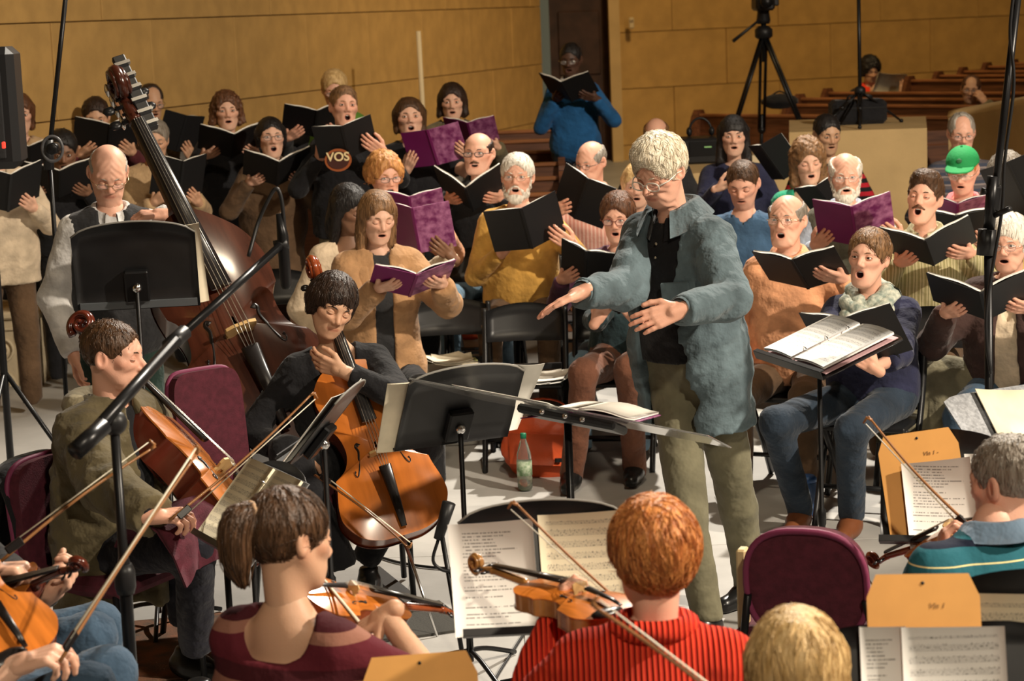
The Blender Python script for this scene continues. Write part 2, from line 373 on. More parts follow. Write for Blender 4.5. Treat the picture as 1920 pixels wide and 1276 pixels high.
def hair_mesh(p, h):
    """hair shell in the head frame: (verts, quads) and extra strand tubes"""
    H = p['hair']; st = H['style']; t = H.get('t', .008 if st in ('short', 'bald', 'thin', 'up') else .014); L = H.get('len', .0); fr = H.get('fringe', 0); seed = p['seed']; cu = H.get('curl', 0); wd = p.get('wide', 1.0)
    part = H.get('part', 0)
    def f(P):
        X = np.abs(P[:, 0])/wd; Q = np.c_[X, P[:, 1], P[:, 2]]
        d = d_ell(Q, (0, .014+.3*t, .036), (.0755+t, .097+t, .085+t*1.15))
        if st in ('bob', 'long', 'curly'):
            z1 = -L
            s = d_cap(Q, (.066, .012, .03), (.070+H.get('flare', .0), .008+H.get('fwd', 0), z1+.02), .026+t*.4, .024+H.get('flare', 0)*.7)
            bk = d_ell(Q, (0, .058, -.5*L+.03), (.078+t, .05+t*.6, .5*L+.045))
            d = smin(d, smin(s, bk, .03), .03)
        if st == 'puff': d = smin(d, d_ell(Q, (0, -.01, .10), (.07, .085, .045)), .03)
        if cu: d = d+cu*wob(P, H.get('cf', 150), seed, 5)
        # face opening
        zc = -.034-fr*.03; ss = st in ('short', 'thin', 'bald', 'puff', 'up'); fm = d_ell(Q, (0, -.112, zc), (.070 if ss else .062, .086, .109 if ss else .102))
        if part: fm = fm-.0
        d = ssub(d, fm, .012)
        if st in ('short', 'bald', 'puff', 'thin', 'up'):
            d = np.maximum(d, -(P[:, 2]+.012+.62*(P[:, 1]+.02))*.85)          # nape line
            d = ssub(d, d_ell(Q, (.085, .006, -.016), (.024, .026, .036)), .006)   # ear
        if st == 'bald': d = ssub(d, d_ell(Q, (0, -.035, .105), (.068+H.get('rec', .012), .125+H.get('rec', .012), .062+H.get('rec', .02))), .01)
        if st == 'thin': d = ssub(d, d_ell(Q, (0, -.085, .09), (.05, .075, .05)), .015)
        if st in ('bob', 'long', 'curly'): d = np.maximum(d, -(P[:, 2]+L)+.01*np.sin(P[:, 0]*70))
        flow = P*A(1, 1, .16); d = d+.0022*wob(flow, 420, seed+3, 4)
        return d
    lo = [-.115-t-cu, -.13-t-cu, -.13-L]; hi = [.115+t+cu, .15+t+cu, .15+t+cu]
    V, Q = nets(f, lo, hi, h); return f, V, Q
def strands(mb, f, V, n, ln, seed, m=0, r=.0013, whorl=(0, .045, .125), lift=.25, T=None, mess=.25):
    rs = np.random.RandomState(seed); ix = rs.randint(0, len(V), n); P0 = V[ix]; N = grad(f, P0)
    ok = N[:, 1] > -.97; P0, N = P0[ok], N[ok]; n = len(P0)
    F = P0-A(*whorl); F[:, 2] -= .05; F += rs.normal(size=F.shape)*mess*.1; ln = ln*(.6+.8*rs.rand(n)); rows = [P0-N*.004]
    K = 4; cur = P0.copy(); lf = rs.rand(n)
    for k in range(K):
        F = F/(np.linalg.norm(F, axis=1, keepdims=True)+1e-9); F = F-N*(F*N).sum(1, keepdims=True)*(1-.2*(k > 1))
        F = F/(np.linalg.norm(F, axis=1, keepdims=True)+1e-9)
        cur = cur+(F+rs.normal(size=F.shape)*mess*.3)*(ln/K)[:, None]; dd = f(cur); N = grad(f, cur); cur = cur-N*(dd-.0012-lift*.012*(k+1)/K*lf)[:, None]*np.where(np.abs(dd) < .03, 1, 0)[:, None]; rows.append(cur.copy())
    rows = np.stack(rows, 1); side = np.cross(N, F); rad = np.array([1, 1.1, 1, .7, .15])*r
    ring = [side, -.5*side+.87*N, -.5*side-.87*N]
    W = np.stack([rows+rad[None, :, None]*g[:, None] for g in ring], 2).reshape(n, -1, 3)
    q = []
    for k in range(K):
        for j in range(3): q.append((k*3+j, k*3+(j+1) % 3, k*3+3+(j+1) % 3, k*3+3+j))
    q = np.array(q); Fq = (q[None]+(np.arange(n)*15)[:, None, None]).reshape(-1, 4)
    mb.add(W.reshape(-1, 3), [Fq], m, T)
_HT = {}
def hand_tpl(pose, h):
    k = (pose, h)
    if k in _HT: return _HT[k]
    cu = {'relax': (22, 28, 18), 'book': (10, 16, 12), 'grip': (66, 82, 40), 'flat': (6, 10, 8), 'bow': (42, 48, 26), 'neck': (48, 62, 36), 'curl': (34, 52, 30)}[pose]
    caps = [((0, -.03, 0), (0, .02, 0), .026, .026)]
    xs = (.031, .0105, -.010, -.0285); ln = (.074, .082, .075, .058); sp = (.06, .015, -.03, -.09)
    for x, l, s_, j in zip(xs, ln, sp, range(4)):
        caps.append(((x*.6, .0, 0), (x, .088-.006*abs(j-1), 0), .0145, .0115))
        p = A(x, .088-.006*abs(j-1), 0); a = 0
        for i, fr in enumerate((.46, .30, .24)):
            a += math.radians(cu[i]*(1+.12*(j-1)*(pose in ('relax', 'bow'))))
            q = p+l*fr*A(math.sin(s_)*(1 if pose != 'grip' else .3), math.cos(a), math.sin(a)); r0 = .0098-.0008*i-.0006*(j == 3)
            caps.append((p, q, r0, r0-.0010)); p = q
    tz = {'relax': .4, 'book': .75, 'grip': 1.2, 'flat': .12, 'bow': 1.1, 'neck': .9, 'curl': .8}[pose]
    b0 = A(.018, .012, .004); b1 = b0+.046*nrm(A(.75, .75, tz*.6)); b2 = b1+.034*nrm(A(.28-.3*(tz > 1), 1, tz*.75)); b3 = b2+.026*nrm(A(.0-.4*(tz > 1), 1, tz*.5))
    caps += [(b0, b1, .017, .0125), (b1, b2, .0115, .0105), (b2, b3, .0105, .0085)]
    def f(P):
        d = None
        for i, (a, b, ra, rb) in enumerate(caps):
            e = d_cap(P, a, b, ra, rb); d = e if d is None else smin(d, e, .007 if i < 2 or (i-1) % 4 == 0 else .0035)
        return d
    V, Q = nets(f, (-.06, -.07, -.05), (.09, .20, .13), h); V = snap(f, V); _HT[k] = (V, Q); return V, Q
def add_hand(mb, W, d, n, side, pose, tone, h, sc=1.0):
    """side -1 right hand, +1 left hand; d finger direction, n palm normal"""
    d = nrm(d); n = nrm(n-d*np.dot(d, n)); t = np.cross(d, n)*(1 if side < 0 else -1)
    V, Q = hand_tpl(pose, h); R = np.stack([t, d, n], 1)
    if np.linalg.det(R) < 0: Q = Q[:, ::-1]
    tip = np.clip((V[:, 1]-.09)/.08, 0, 1)[:, None]; C = A(*tone)*(1-tip*A(.0, .12, .14))
    mb.add(V*sc, [Q], 0, (R, np.asarray(W)), col=np.clip(C, 0, 1))
def ik(S, W, l1, l2, hint):
    S = np.asarray(S); W = np.asarray(W, float); v = W-S; D = np.linalg.norm(v)
    if D > (l1+l2)*.985: W = S+v/D*(l1+l2)*.985; D = (l1+l2)*.985
    v = nrm(W-S); a = (l1*l1-l2*l2+D*D)/(2*D); hh = math.sqrt(max(1e-6, l1*l1-a*a))
    n = nrm(hint-v*np.dot(hint, v)); return S+v*a+n*hh, W
def rot_head(y, p, r): return Rz(math.radians(y)) @ Rx(math.radians(p)) @ Ry(math.radians(r))
PEOPLE = []
def person(label, head, floor=0.0, pose='sit', yaw=0, hd=(0, 0, 0), skin='pale', hair=None, hands=None, hpose=('relax', 'relax'), hint=None, lean=8, slean=0,
           s=1.0, bulk=1.0, belly=0, bust=0, top=None, jacket=None, bottom=None, glasses=None, beard=None, brow=None, shoes=None, legs=None, group=None, hat=None,
           lod=None, hfwd=.03, nx=0, nk=.168, collar=None, shw=1.0, head_sc=1.0, extra=None, nohands=False, nlegs=True, **face):
    """head=(px,py,d): where the head's centre is; yaw: which way the body faces (0 camera, + image right); hd: head yaw/pitch/roll"""
    C = at(*head); d = head[2]; B = Rz(math.radians(yaw)); X, Fw, Z = B[:, 0], -B[:, 1], A(0, 0, 1)
    hh, ch = (.0045, .0115) if d < 8.9 else ((.0054, .0155) if d < 11.4 else ((.0064, .020) if d < 15.5 else (.0078, .026)))
    if lod: hh *= lod; ch *= lod
    seed = len(PEOPLE)*7+3; HR = rot_head(*hd)
    N = C-Fw*hfwd-Z*nk*s+X*nx
    la, sl = math.radians(lean), math.radians(slean)
    UP = nrm(Z*math.cos(la)+Fw*math.sin(la)+X*math.sin(sl))
    hz = floor+(.535 if pose == 'sit' else .93*s)
    T = (N[2]-hz)/UP[2]; Hp = N-UP*T; SF = frame(z=UP, x=X); X2, BK = SF[:, 0], SF[:, 1]
    base = A(Hp[0], Hp[1], floor)
    sh = [N+X2*(sd*.152*s*shw)-UP*.078 for sd in (-1, 1)]
    tor = [  # pairs of points, radius, smoothing
        (N-UP*.21-X2*.075*shw, N-UP*.21+X2*.075*shw, .108*bulk), (sh[0]*.9+N*.1, sh[1]*.9+N*.1, .054),
        (N-UP*.03-X2*.02, N-UP*.03+X2*.02, .058), (N-UP*.21, Hp+UP*.05, .118*bulk),
        (Hp+UP*T*.36-X2*.062, Hp+UP*T*.36+X2*.062, .105*bulk), (Hp+UP*.05-X2*.075, Hp+UP*.05+X2*.075, .118*bulk)]
    if belly: tor.append((Hp+UP*T*.30-BK*.05*belly-X2*.03, Hp+UP*T*.30-BK*.05*belly+X2*.03, .115*bulk))
    if bust: tor += [(N-UP*.24-BK*.065+X2*.07*q, N-UP*.25-BK*.07+X2*.072*q, .055*bust) for q in (-1, 1)]
    # arms
    arms = []
    for i, sd in enumerate((-1, 1)):
        hn = None if hands is None else hands[i]
        if hn is None: w = sh[i]+X2*sd*.06-Z*.42+Fw*.16; hdv, pn = Fw*.8-Z*.6, -X2*sd; hp = 'relax'
        else: w, hdv, pn = hn[:3]; hp = hn[3] if len(hn) > 3 else hpose[i]
        ht = X2*sd*.55-Z*.8-Fw*.35 if hint is None or hint[i] is None else np.asarray(hint[i], float)
        e, w2 = ik(sh[i], w, .295*s, .262*s, ht); arms.append((sh[i], e, w2, nrm(np.asarray(hdv, float)), np.asarray(pn, float), hp))
    # legs
    LG = []
    for i, sd in enumerate((-1, 1)):
        hj = Hp+X*sd*.092
        if legs and legs[i] is not None: kn, an = legs[i]
        elif pose == 'sit': kn = hj*A(1, 1, 0)+Fw*.44*s+X*sd*.06+Z*(floor+.50*s); an = kn*A(1, 1, 0)+Z*(floor+.085)+Fw*.02
        else: kn = hj*A(1, 1, 0)+X*sd*.015+Fw*.02+Z*(floor+.49*s); an = kn*A(1, 1, 0)-Fw*.03+X*sd*.01+Z*(floor+.085)
        LG.append((hj, kn, an))
    tone = A(*(TONES[skin] if isinstance(skin, str) else skin))
    # ---- skin mesh: trunk, limbs, head, hands
    mb = MB()
    def fb(P):
        D = None
        for a, b, r in tor:
            e = d_cap(P, a, b, r-.012); D = e if D is None else smin(D, e, .07)
        D = smin(D, d_cap(P, N-UP*.06, N+UP*.03, .052 if bust else .062, .045 if bust else .052), .05)
        for S_, e_, w_, *_ in arms:
            D = smin(D, smin(d_cap(P, S_, e_, .050*bulk**.5, .040), d_cap(P, e_, w_, .039, .027), .02), .04)
        if nlegs:
            for h_, k_, a_ in LG: D = smin(D, smin(d_cap(P, h_, k_, .08*bulk**.5, .054), d_cap(P, k_, a_, .052, .036), .03), .04)
        return D
    pts = np.array([q for t in tor for q in t[:2]]+[q for a in arms for q in a[:3]]+([q for l in LG for q in l] if nlegs else []))
    zz = hh*3.4 if top and top.get('neck') in ('v', 'scoop', 'wide') else ch*2.3
    bare = top and top.get('sleeve', 1) < .7
    V, Q = nets(fb, pts.min(0)-.15, pts.max(0)+.15, min(zz, .016) if bare else zz); mb.add(V, [Q], 0, col=tone)
    p = dict(face); p.update(skin=tone, hair=hair, seed=seed)
    hs = head_sc; p['neckr'] = .048 if bust else .055; p['neck'] = HR.T @ (N-UP*.02-C)/hs
    f, tn = head_sdf(p)
    lo = np.minimum(A(-.10, -.13, -.15), p['neck']-.06); hi = np.maximum(A(.10, .125, .13), p['neck']+.06)
    V, Q = nets(f, lo, hi, hh); V = snap(f, V)
    T_ = (HR*hs, C); mb.add(V, [Q], 0, T_, col=tn(V, tone)); head_extras(mb, p, T_)
    if not nohands:
        for (S_, e_, w_, hv, pn, hp), sd in zip(arms, (-1, 1)):
            if hp != 'none': add_hand(mb, w_, hv, pn, sd, hp, tone*A(1, .97, .95), max(.0056, hh), s**.5*(.93 if bust else 1.0))
    root = mb.build('person', [SKIN, EYEW, IRIS], None, base, True)
    tag(root, label, 'person', group); PEOPLE.append(root)
    def kid(m, name, mats): o = m.build(name, mats, None, base); o.location = (0, 0, 0); o.parent = root; return o
    # ---- clothes
    def garment(name, g, off, jk=False):
        sl_ = g.get('sleeve', 1.0); nk = g.get('neck', 'crew'); hem = g.get('hem', .02); amp = g.get('amp', .0045); lo_ = g.get('loose', 0); op = g.get('open'); ops = g.get('opsh', 0)
        def fg(P):
            D = None
            for a, b, r in tor:
                e = d_cap(P, a, b, r+off+lo_*.5); D = e if D is None else smin(D, e, .075)
            q = (P-N) @ SF
            if hem > .1:
                for k in (-1, 1): D = smin(D, d_cap(P, Hp+UP*.05+X2*.072*k, Hp-UP*hem+X2*.085*k, .112*bulk+off, .118*bulk+off), .06)
            if g.get('skirt'):
                a, b = Hp+UP*.1, A(Hp[0], Hp[1], floor+g['skirt']); D = smin(D, d_cap(P, a, b, .14+off, .21), .08)
                D = np.maximum(D, (floor+g['skirt'])-P[:, 2])
            else: D = np.maximum(D, -(q[:, 2]+T+hem))
            nkr = dict(crew=.064, collar=.068, turtle=.05, v=.066, scoop=.085, wide=.09)[nk]+(.008 if jk else 0)
            D = ssub(D, d_cap(P, N-UP*(.04 if nk != 'wide' else .02), N+UP*.25, nkr, nkr+.01), .008)
            if nk == 'v': D = ssub(D, d_cap(P, N-BK*.09, N-BK*.13-UP*g.get('vd', .16), .055, .008), .01)
            if nk == 'scoop': D = ssub(D, d_cap(P, N-BK*.06-UP*.02, N-BK*.11-UP*.06, .08, .07), .01)
            if nk == 'wide': D = ssub(D, d_cap(P, N-X2*.035+BK*.06-UP*.03, N+X2*.035+BK*.06-UP*.03, .075, .075), .01)
            if op is not None:
                wz = op[0]+(op[1]-op[0])*np.clip(-q[:, 2]/.6, 0, 1)
                D = np.maximum(D, -np.maximum(np.abs(q[:, 0]-ops)-wz, q[:, 1]+.02))
            for S_, e_, w_, *_ in arms:
                ra = (.056*bulk**.5+off+lo_, .045+off+lo_, .034+off*.8+lo_*.8)
                if sl_ <= 0: continue
                if sl_ < .5:
                    ee = S_+(e_-S_)*sl_*2; a_ = d_cap(P, S_, e_, ra[0], ra[1]+.008); a_ = np.maximum(a_, (P-ee) @ nrm(e_-S_))
                else:
                    we = e_+(w_-e_)*(sl_-.5)*2*.985; dv = nrm(w_-e_)
                    f_ = np.maximum(d_cap(P, e_, w_, ra[1], ra[2]), (P-we) @ dv)
                    a_ = smin(d_cap(P, S_, e_, ra[0], ra[1]), f_, .02)
                D = smin(D, a_, .03)
            na = amp*np.clip((np.sqrt(((P-N)**2).sum(1))-.09)/.12, .12, 1)
            D = D+na*wob(P*A(1, 1, .8), 34, seed, 4)+na*.55*wob(P*A(.7, .7, 1.6), 70, seed+1, 3)
            return D
        pp = [q for t in tor for q in t[:2]]+([q for a in arms for q in a[:3]] if sl_ > 0 else list(sh))
        if g.get('skirt'): pp += [A(Hp[0], Hp[1], floor+g['skirt'])+q for q in (A(.2, .2, 0), A(-.2, -.2, 0))]
        if hem > .1: pp = pp+[Hp-UP*(hem-.1)]
        pp = np.array(pp); V, Q = nets(fg, pp.min(0)-.20, pp.max(0)+.20, ch)
        m = MB(); m.add(V, [Q]); return kid(m, name, g['mat'])
    if top: tp = garment(top.get('name', 'shirt'), top, .012)
    if jacket: jk = garment(jacket.get('name', 'jacket'), jacket, .026, True)
    if bottom:
        def fp(P):
            q = (P-Hp) @ SF; D = np.maximum(d_cap(P, tor[5][0], tor[5][1], tor[5][2]+.010), q[:, 2]-.11)
            for h_, k_, a_ in LG:
                e = smin(d_cap(P, h_, k_, .094*bulk**.5, .070), np.maximum(d_cap(P, k_, a_, .068, .058), (P-a_) @ nrm(a_-k_)-.03), .03); D = smin(D, e, .045)
            return D+.005*wob(P*A(1, 1, .7), 30, seed+5, 4)+.003*wob(P*A(.7, .7, 1.5), 75, seed+6, 3)
        pp = np.array([q for l in LG for q in l]+[Hp]); V, Q = nets(fp, pp.min(0)-.2, pp.max(0)+.2, ch*(1.25 if shoes else 1.8))
        m = MB(); m.add(V, [Q]); kid(m, 'trousers', bottom)
    if shoes and nlegs:
        for h_, k_, a_ in LG:
            az = a_*A(1, 1, 0)+Z*floor
            def fs(P):
                D = d_cap(P, az+Z*.05-Fw*.03, az+Z*.045+Fw*.05, .042, .042); D = smin(D, d_cap(P, az+Z*.04+Fw*.03, az+Z*.03+Fw*.16, .043, .034), .04)
                D = smin(D, d_cap(P, az+Z*.05, az+Z*.11, .038, .04), .03)
                return np.maximum(np.maximum(D, floor+.004-P[:, 2]), P[:, 2]-floor-.12)
            V, Q = nets(fs, az-A(.24, .24, .02), az+A(.24, .24, .2), .011); m = MB(); m.add(V, [Q]); kid(m, 'shoe', shoes)
    if collar:
        m = MB(); rows = []
        ph = np.linspace(.30, 2*pi-.30, 25)
        for rad, dz, pt in ((.064, .020, 0), (.067, .052, 0), (.078, .050, .004), (.107, .004, .022)):
            rr = rad+.004*np.cos(ph); fx = np.clip(np.cos(ph), 0, 1)
            rows.append(N+X2*(rr*np.sin(ph))[:, None]*1.0-BK*(rr*np.cos(ph)*1.02)[:, None]+UP*(dz-.030*fx-.01-pt*fx*1.3)[:, None])
        m.sheet(np.stack(rows), .004); kid(m, 'collar', collar)
    # ---- hair, beard, brows
    def put(m): return m
    if hair and hair['style'] != 'none':
        fh, V, Q = hair_mesh(p, hh*1.35); m = MB(); m.add(V, [Q], 0, T_)
        ns_ = hair.get('strands', 260 if d < 11.5 else 130)
        if ns_: strands(m, fh, V, ns_, hair.get('sl', .045), seed, 0, hair.get('sr', .0014), T=T_, lift=hair.get('lift', .22), mess=hair.get('mess', .3))
        if hair.get('fn'): hair['fn'](m, HR, C)
        kid(m, 'hair', hair['mat'])
    bc = brow or (hair['mat'] if hair else None)
    if bc:
        m = MB()
        for sd in (-1, 1):
            q = A((.012, -.0905, .021), (.024, -.0885, .0262), (.036, -.082, .0262), (.047, -.070, .021))*A(sd*p.get('wide', 1), 1, 1)
            m.tube(q @ (HR*hs).T+C, [.0034, .0046, .0042, .0016], 5, flat=.7)
        kid(m, 'eyebrows', bc)
    if beard:
        kind, bm_ = beard; jd = .02*p.get('mouth', 0); mo = p.get('mouth', 0); mz = -.06-jd*.55
        def fd(P):
            Q = np.abs(P*A(1, 0, 0))+P*A(0, 1, 1)
            if kind == 'mous':
                D = d_cap(Q, (.0, -.094, mz+.018+.011*mo), (.029, -.082, mz+.008+.006*mo), .0085, .0055)
            elif kind == 'goat':
                D = np.minimum(d_ell(Q, (0, -.074, -.098-jd), (.021, .020, .024)), d_cap(Q, (.0, -.090, mz+.018+.010*mo), (.028, -.074, mz-.012), .0055, .005))
            else:
                D = smin(d_cap(Q, (.069, -.002, -.018), (.049, -.046, -.082-jd), .014, .022), d_ell(Q, (0, -.066, -.100-jd), (.042, .032, .034)), .02)
                D = smin(D, d_cap(Q, (.0, -.090, mz+.020+.010*mo), (.034, -.072, mz-.006), .0085, .012), .012)
                r = np.sqrt((Q[:, 0]/(.020-.003*mo))**2+((Q[:, 2]-mz)/(.006+.016*mo))**2); D = np.maximum(D, .012*(1-r)*(Q[:, 1] < -.06))
            return D+.0018*wob(P*A(1, 1, .3), 380, seed)
        V, Q = nets(fd, (-.09, -.12, -.16-jd), (.09, .03, .02), hh); m = MB(); m.add(V, [Q], 0, T_)
        if kind == 'full': strands(m, fd, V, 160, .022, seed+9, 0, .0012, T=T_)
        kid(m, 'beard', bm_)
    if hat: hat(kid, HR*hs, C)
    if glasses:
        gm, rx, rz = glasses[0], glasses[1], glasses[2]; m = MB(); ml = MB()
        for sd in (-1, 1):
            c = A(sd*.033, -.101, -.001); a = np.linspace(0, 2*pi, 19)
            ex = 2.6; cs, sn = np.cos(a), np.sin(a)
            ring = c+np.c_[rx*np.sign(cs)*np.abs(cs)**(2/ex), .010*np.abs(cs*rx+sd*.033*0)*0+sd*.10*rx*cs, rz*np.sign(sn)*np.abs(sn)**(2/ex)]
            m.tube(ring @ (HR*hs).T+C, glasses[3] if len(glasses) > 3 else .0015, 5, cap=False)
            tmp = A((sd*(.033+rx), -.098, .004), (sd*.080, -.06, .004), (sd*.083, -.01, .006), (sd*.081, .022, -.004))
            m.tube(tmp @ (HR*hs).T+C, glasses[3] if len(glasses) > 3 else .0015, 5)
            ln = np.concatenate([ring[:-1], [c]]); k = len(ring)-1; j = np.arange(k)
            ml.add(ln, [np.stack([j, (j+1) % k, np.full(k, k)], -1)], 0, (HR*hs, C))
        br = A((-.012, -.103, .004), (0, -.107, .007), (.012, -.103, .004)); m.tube(br @ (HR*hs).T+C, .0016, 5)
        g = kid(m, 'glasses', gm); gl = kid(ml, 'lens', mat('lens_glass', (.95, .95, .95), .03, alpha=.12, spec=.9)); gl.parent = g
    if extra: extra(dict(root=root, kid=kid, N=N, UP=UP, X=X2, BK=BK, Fw=Fw, C=C, HR=HR, Hp=Hp, sh=sh, arms=arms, T=T, SF=SF, LG=LG, base=base, ch=ch))
    return root
# ------------------------------------------------------------------ shared materials
BLACKP = mat('black_paint', (.012, .012, .013), .38, var=.25, vs=8, spec=.4)
BLACKM = mat('black_metal', (.014, .014, .015), .32, .4)
BLACKPL = mat('black_plastic', (.013, .013, .014), .42)
CHROME = mat('chrome', (.7, .7, .7), .18, 1)
FOLDER = mat('folder_black', (.010, .010, .011), .5, bump=.1, bs=300)
PAPER = mat('paper', (.80, .77, .70), .8, var=.05, vs=12)
PAPERC = mat('paper_cream', (.74, .66, .50), .8, var=.08, vs=12)
PURPLE = mat('cover_purple', (.165, .015, .105), .35, var=.08, vs=6)
PURPLE2 = mat('cover_purple_photo', (.40, .15, .30), .38, col2=(.13, .012, .085), vs=26)
MANILA = mat('manila', (.72, .36, .10), .6, var=.07, vs=7)
GREYB = mat('grey_felt', (.30, .31, .33), .9, var=.25, vs=90)
WOODL = mat('bow_wood', (.30, .13, .045), .35, coat=.3)
HAIRB = mat('bow_hair', (.72, .66, .52), .5)
def print_mat(name, kind, base=(.80, .78, .74), rows=30, ink=(.10, .09, .09)):
    """printed page in UV-free object space: local x across, local z up the sheet"""
    m = mat(name, base, .8); nt = m.node_tree; b = nt.nodes['Principled BSDF']; N = nt.nodes.new; L = nt.links.new
    tc = N('ShaderNodeTexCoord'); sp = N('ShaderNodeSeparateXYZ'); L(tc.outputs['Generated'], sp.inputs[0])
    def mth(op, a, bb):
        q = N('ShaderNodeMath'); q.operation = op
        for i, x in enumerate((a, bb)):
            if hasattr(x, 'default_value'): L(x, q.inputs[i])
            else: q.inputs[i].default_value = x
        return q.outputs[0]
    x, z = sp.outputs[0], sp.outputs[2]; zr = mth('MULTIPLY', z, rows); fz = mth('FRACT', zr, 0); iz = mth('FLOOR', zr, 0)
    if kind == 'text':
        wn = N('ShaderNodeTexWhiteNoise'); wn.noise_dimensions = '1D'; L(iz, wn.inputs['W'])
        cv = N('ShaderNodeCombineXYZ'); L(mth('MULTIPLY', x, 55), cv.inputs[0]); L(mth('MULTIPLY', iz, 7.3), cv.inputs[1])
        nz = N('ShaderNodeTexNoise'); nz.inputs['Scale'].default_value = 1.0; L(cv.outputs[0], nz.inputs[0])
        line = mth('MULTIPLY', mth('GREATER_THAN', fz, .35), mth('LESS_THAN', fz, .72))
        line = mth('MULTIPLY', line, mth('GREATER_THAN', nz.outputs[0], .46))
        line = mth('MULTIPLY', line, mth('GREATER_THAN', x, .16)); line = mth('MULTIPLY', line, mth('LESS_THAN', x, mth('ADD', mth('MULTIPLY', wn.outputs[0], .45), .42)))
        wm = N('ShaderNodeTexWhiteNoise'); wm.noise_dimensions = '1D'; L(mth('ADD', iz, 41.7), wm.inputs['W'])
        line = mth('MULTIPLY', line, mth('GREATER_THAN', wm.outputs[0], .22))
        line = mth('MULTIPLY', line, mth('LESS_THAN', z, .92)); line = mth('MULTIPLY', line, mth('GREATER_THAN', z, .10)); k = .75
    else:
        f5 = mth('FRACT', mth('MULTIPLY', fz, 9), 0)
        st = mth('MULTIPLY', mth('LESS_THAN', f5, .3), mth('LESS_THAN', fz, .56))
        cv = N('ShaderNodeCombineXYZ'); L(mth('MULTIPLY', x, 62), cv.inputs[0]); L(mth('MULTIPLY', zr, 5), cv.inputs[1])
        nz = N('ShaderNodeTexNoise'); nz.inputs['Scale'].default_value = 1.0; L(cv.outputs[0], nz.inputs[0])
        nt_ = mth('MULTIPLY', mth('GREATER_THAN', nz.outputs[0], .60), mth('LESS_THAN', fz, .62))
        line = mth('MAXIMUM', mth('MULTIPLY', st, .75), nt_)
        line = mth('MULTIPLY', line, mth('GREATER_THAN', x, .08)); line = mth('MULTIPLY', line, mth('LESS_THAN', x, .93))
        line = mth('MULTIPLY', line, mth('LESS_THAN', z, .93)); line = mth('MULTIPLY', line, mth('GREATER_THAN', z, .05)); k = .8
    mx = N('ShaderNodeMix'); mx.data_type = 'RGBA'; L(mth('MULTIPLY', line, k), mx.inputs[0])
    mx.inputs[6].default_value = (*base, 1); mx.inputs[7].default_value = (*ink, 1); L(mx.outputs[2], b.inputs['Base Color']); return m
PR_TEXT = print_mat('page_text', 'text', rows=34); PR_STAFF = print_mat('page_staff', 'staff', rows=11)
PR_STAFFC = print_mat('page_staff_cream', 'staff', (.74, .66, .48), rows=10)

# ------------------------------------------------------------------ books and folders
def book(label, c, yaw=0, pitch=25, op=25, wd=.26, ht=.30, kind='black', roll=0, group=None, name=None, asym=0):
    """open score held up; its covers face the way yaw points (0 = the camera), pages face the reader; pitch leans the top back towards flat"""
    nm = name or ('choral_score' if kind == 'purple' else 'music_folder')
    R = Rz(math.radians(yaw)) @ Rx(math.radians(pitch)) @ Ry(math.radians(roll)); c = np.asarray(c, float)
    cm = {'black': FOLDER, 'purple': PURPLE}[kind]
    root = empty(nm, c); tag(root, label, 'book' if kind == 'purple' else 'folder', group)
    def shape(sd, x0, x1, y0, dz, bulge, th, k):
        a = math.radians(op+sd*asym); x = np.linspace(x0, x1, k); t = (x-x0)/(x1-x0+1e-9)
        u = x*math.cos(a); v = x*math.sin(a)+y0+bulge*np.sin(pi*np.clip(t*1.25, 0, 1))
        z = np.linspace(-ht/2+dz, ht/2-dz, 3)
        G = np.stack([np.stack([sd*u, v, np.full(k, zz)], -1) for zz in z])
        m = MB(); m.sheet(G @ R.T, th, flat=k < 4); return m
    for sd in (-1, 1):
        mm = cm if not (kind == 'purple' and sd > 0) else PURPLE2
        m = shape(sd, .001, wd/2, 0, 0, 0, .0035, 3).build('cover', mm, None); m.parent = root
        q = shape(sd, .003, wd/2-.006, .008, .006, .010, .010 if kind == 'black' else .007, 8).build('pages', PAPER, None); q.parent = root
    m = MB(); m.box((0, -.002, 0), (.014, .005, ht)); m.v[0] = m.v[0] @ R.T; m.build('spine', cm, root)
    return root
def closed_book(label, c, dims, rz, mats, cat='book', name='closed_book', group=None):
    root = empty(name, c, rz); tag(root, label, cat, group); w_, d_, h_ = dims
    MB().box((0, 0, h_-.002), (w_, d_, .003)).build('cover', mats[0], root); MB().box((0, 0, .0015), (w_, d_, .003)).build('cover', mats[0], root)
    MB().box((.003, 0, h_/2), (w_-.006, d_-.008, h_-.006)).build('pages', mats[1], root); return root
def loose_sheets(label, c, n, rz, w_=.21, d_=.28, cat='paper', m=None, group=None):
    root = empty('sheet_music', c, rz); tag(root, label, cat, group); rs = random.Random(label)
    for i in range(n):
        q = MB(); x = np.linspace(-w_/2, w_/2, 6); y = np.linspace(-d_/2, d_/2, 3); a = rs.uniform(-.25, .25); ox, oy = rs.uniform(-.03, .03), rs.uniform(-.03, .03)
        G = np.stack([np.stack([x*math.cos(a)-yy*math.sin(a)+ox, x*math.sin(a)+yy*math.cos(a)+oy, .004+.004*i+.012*(x/w_*2)**2], -1) for yy in y])
        q.sheet(G, .001).build('sheet', m or PAPER, root)
    return root

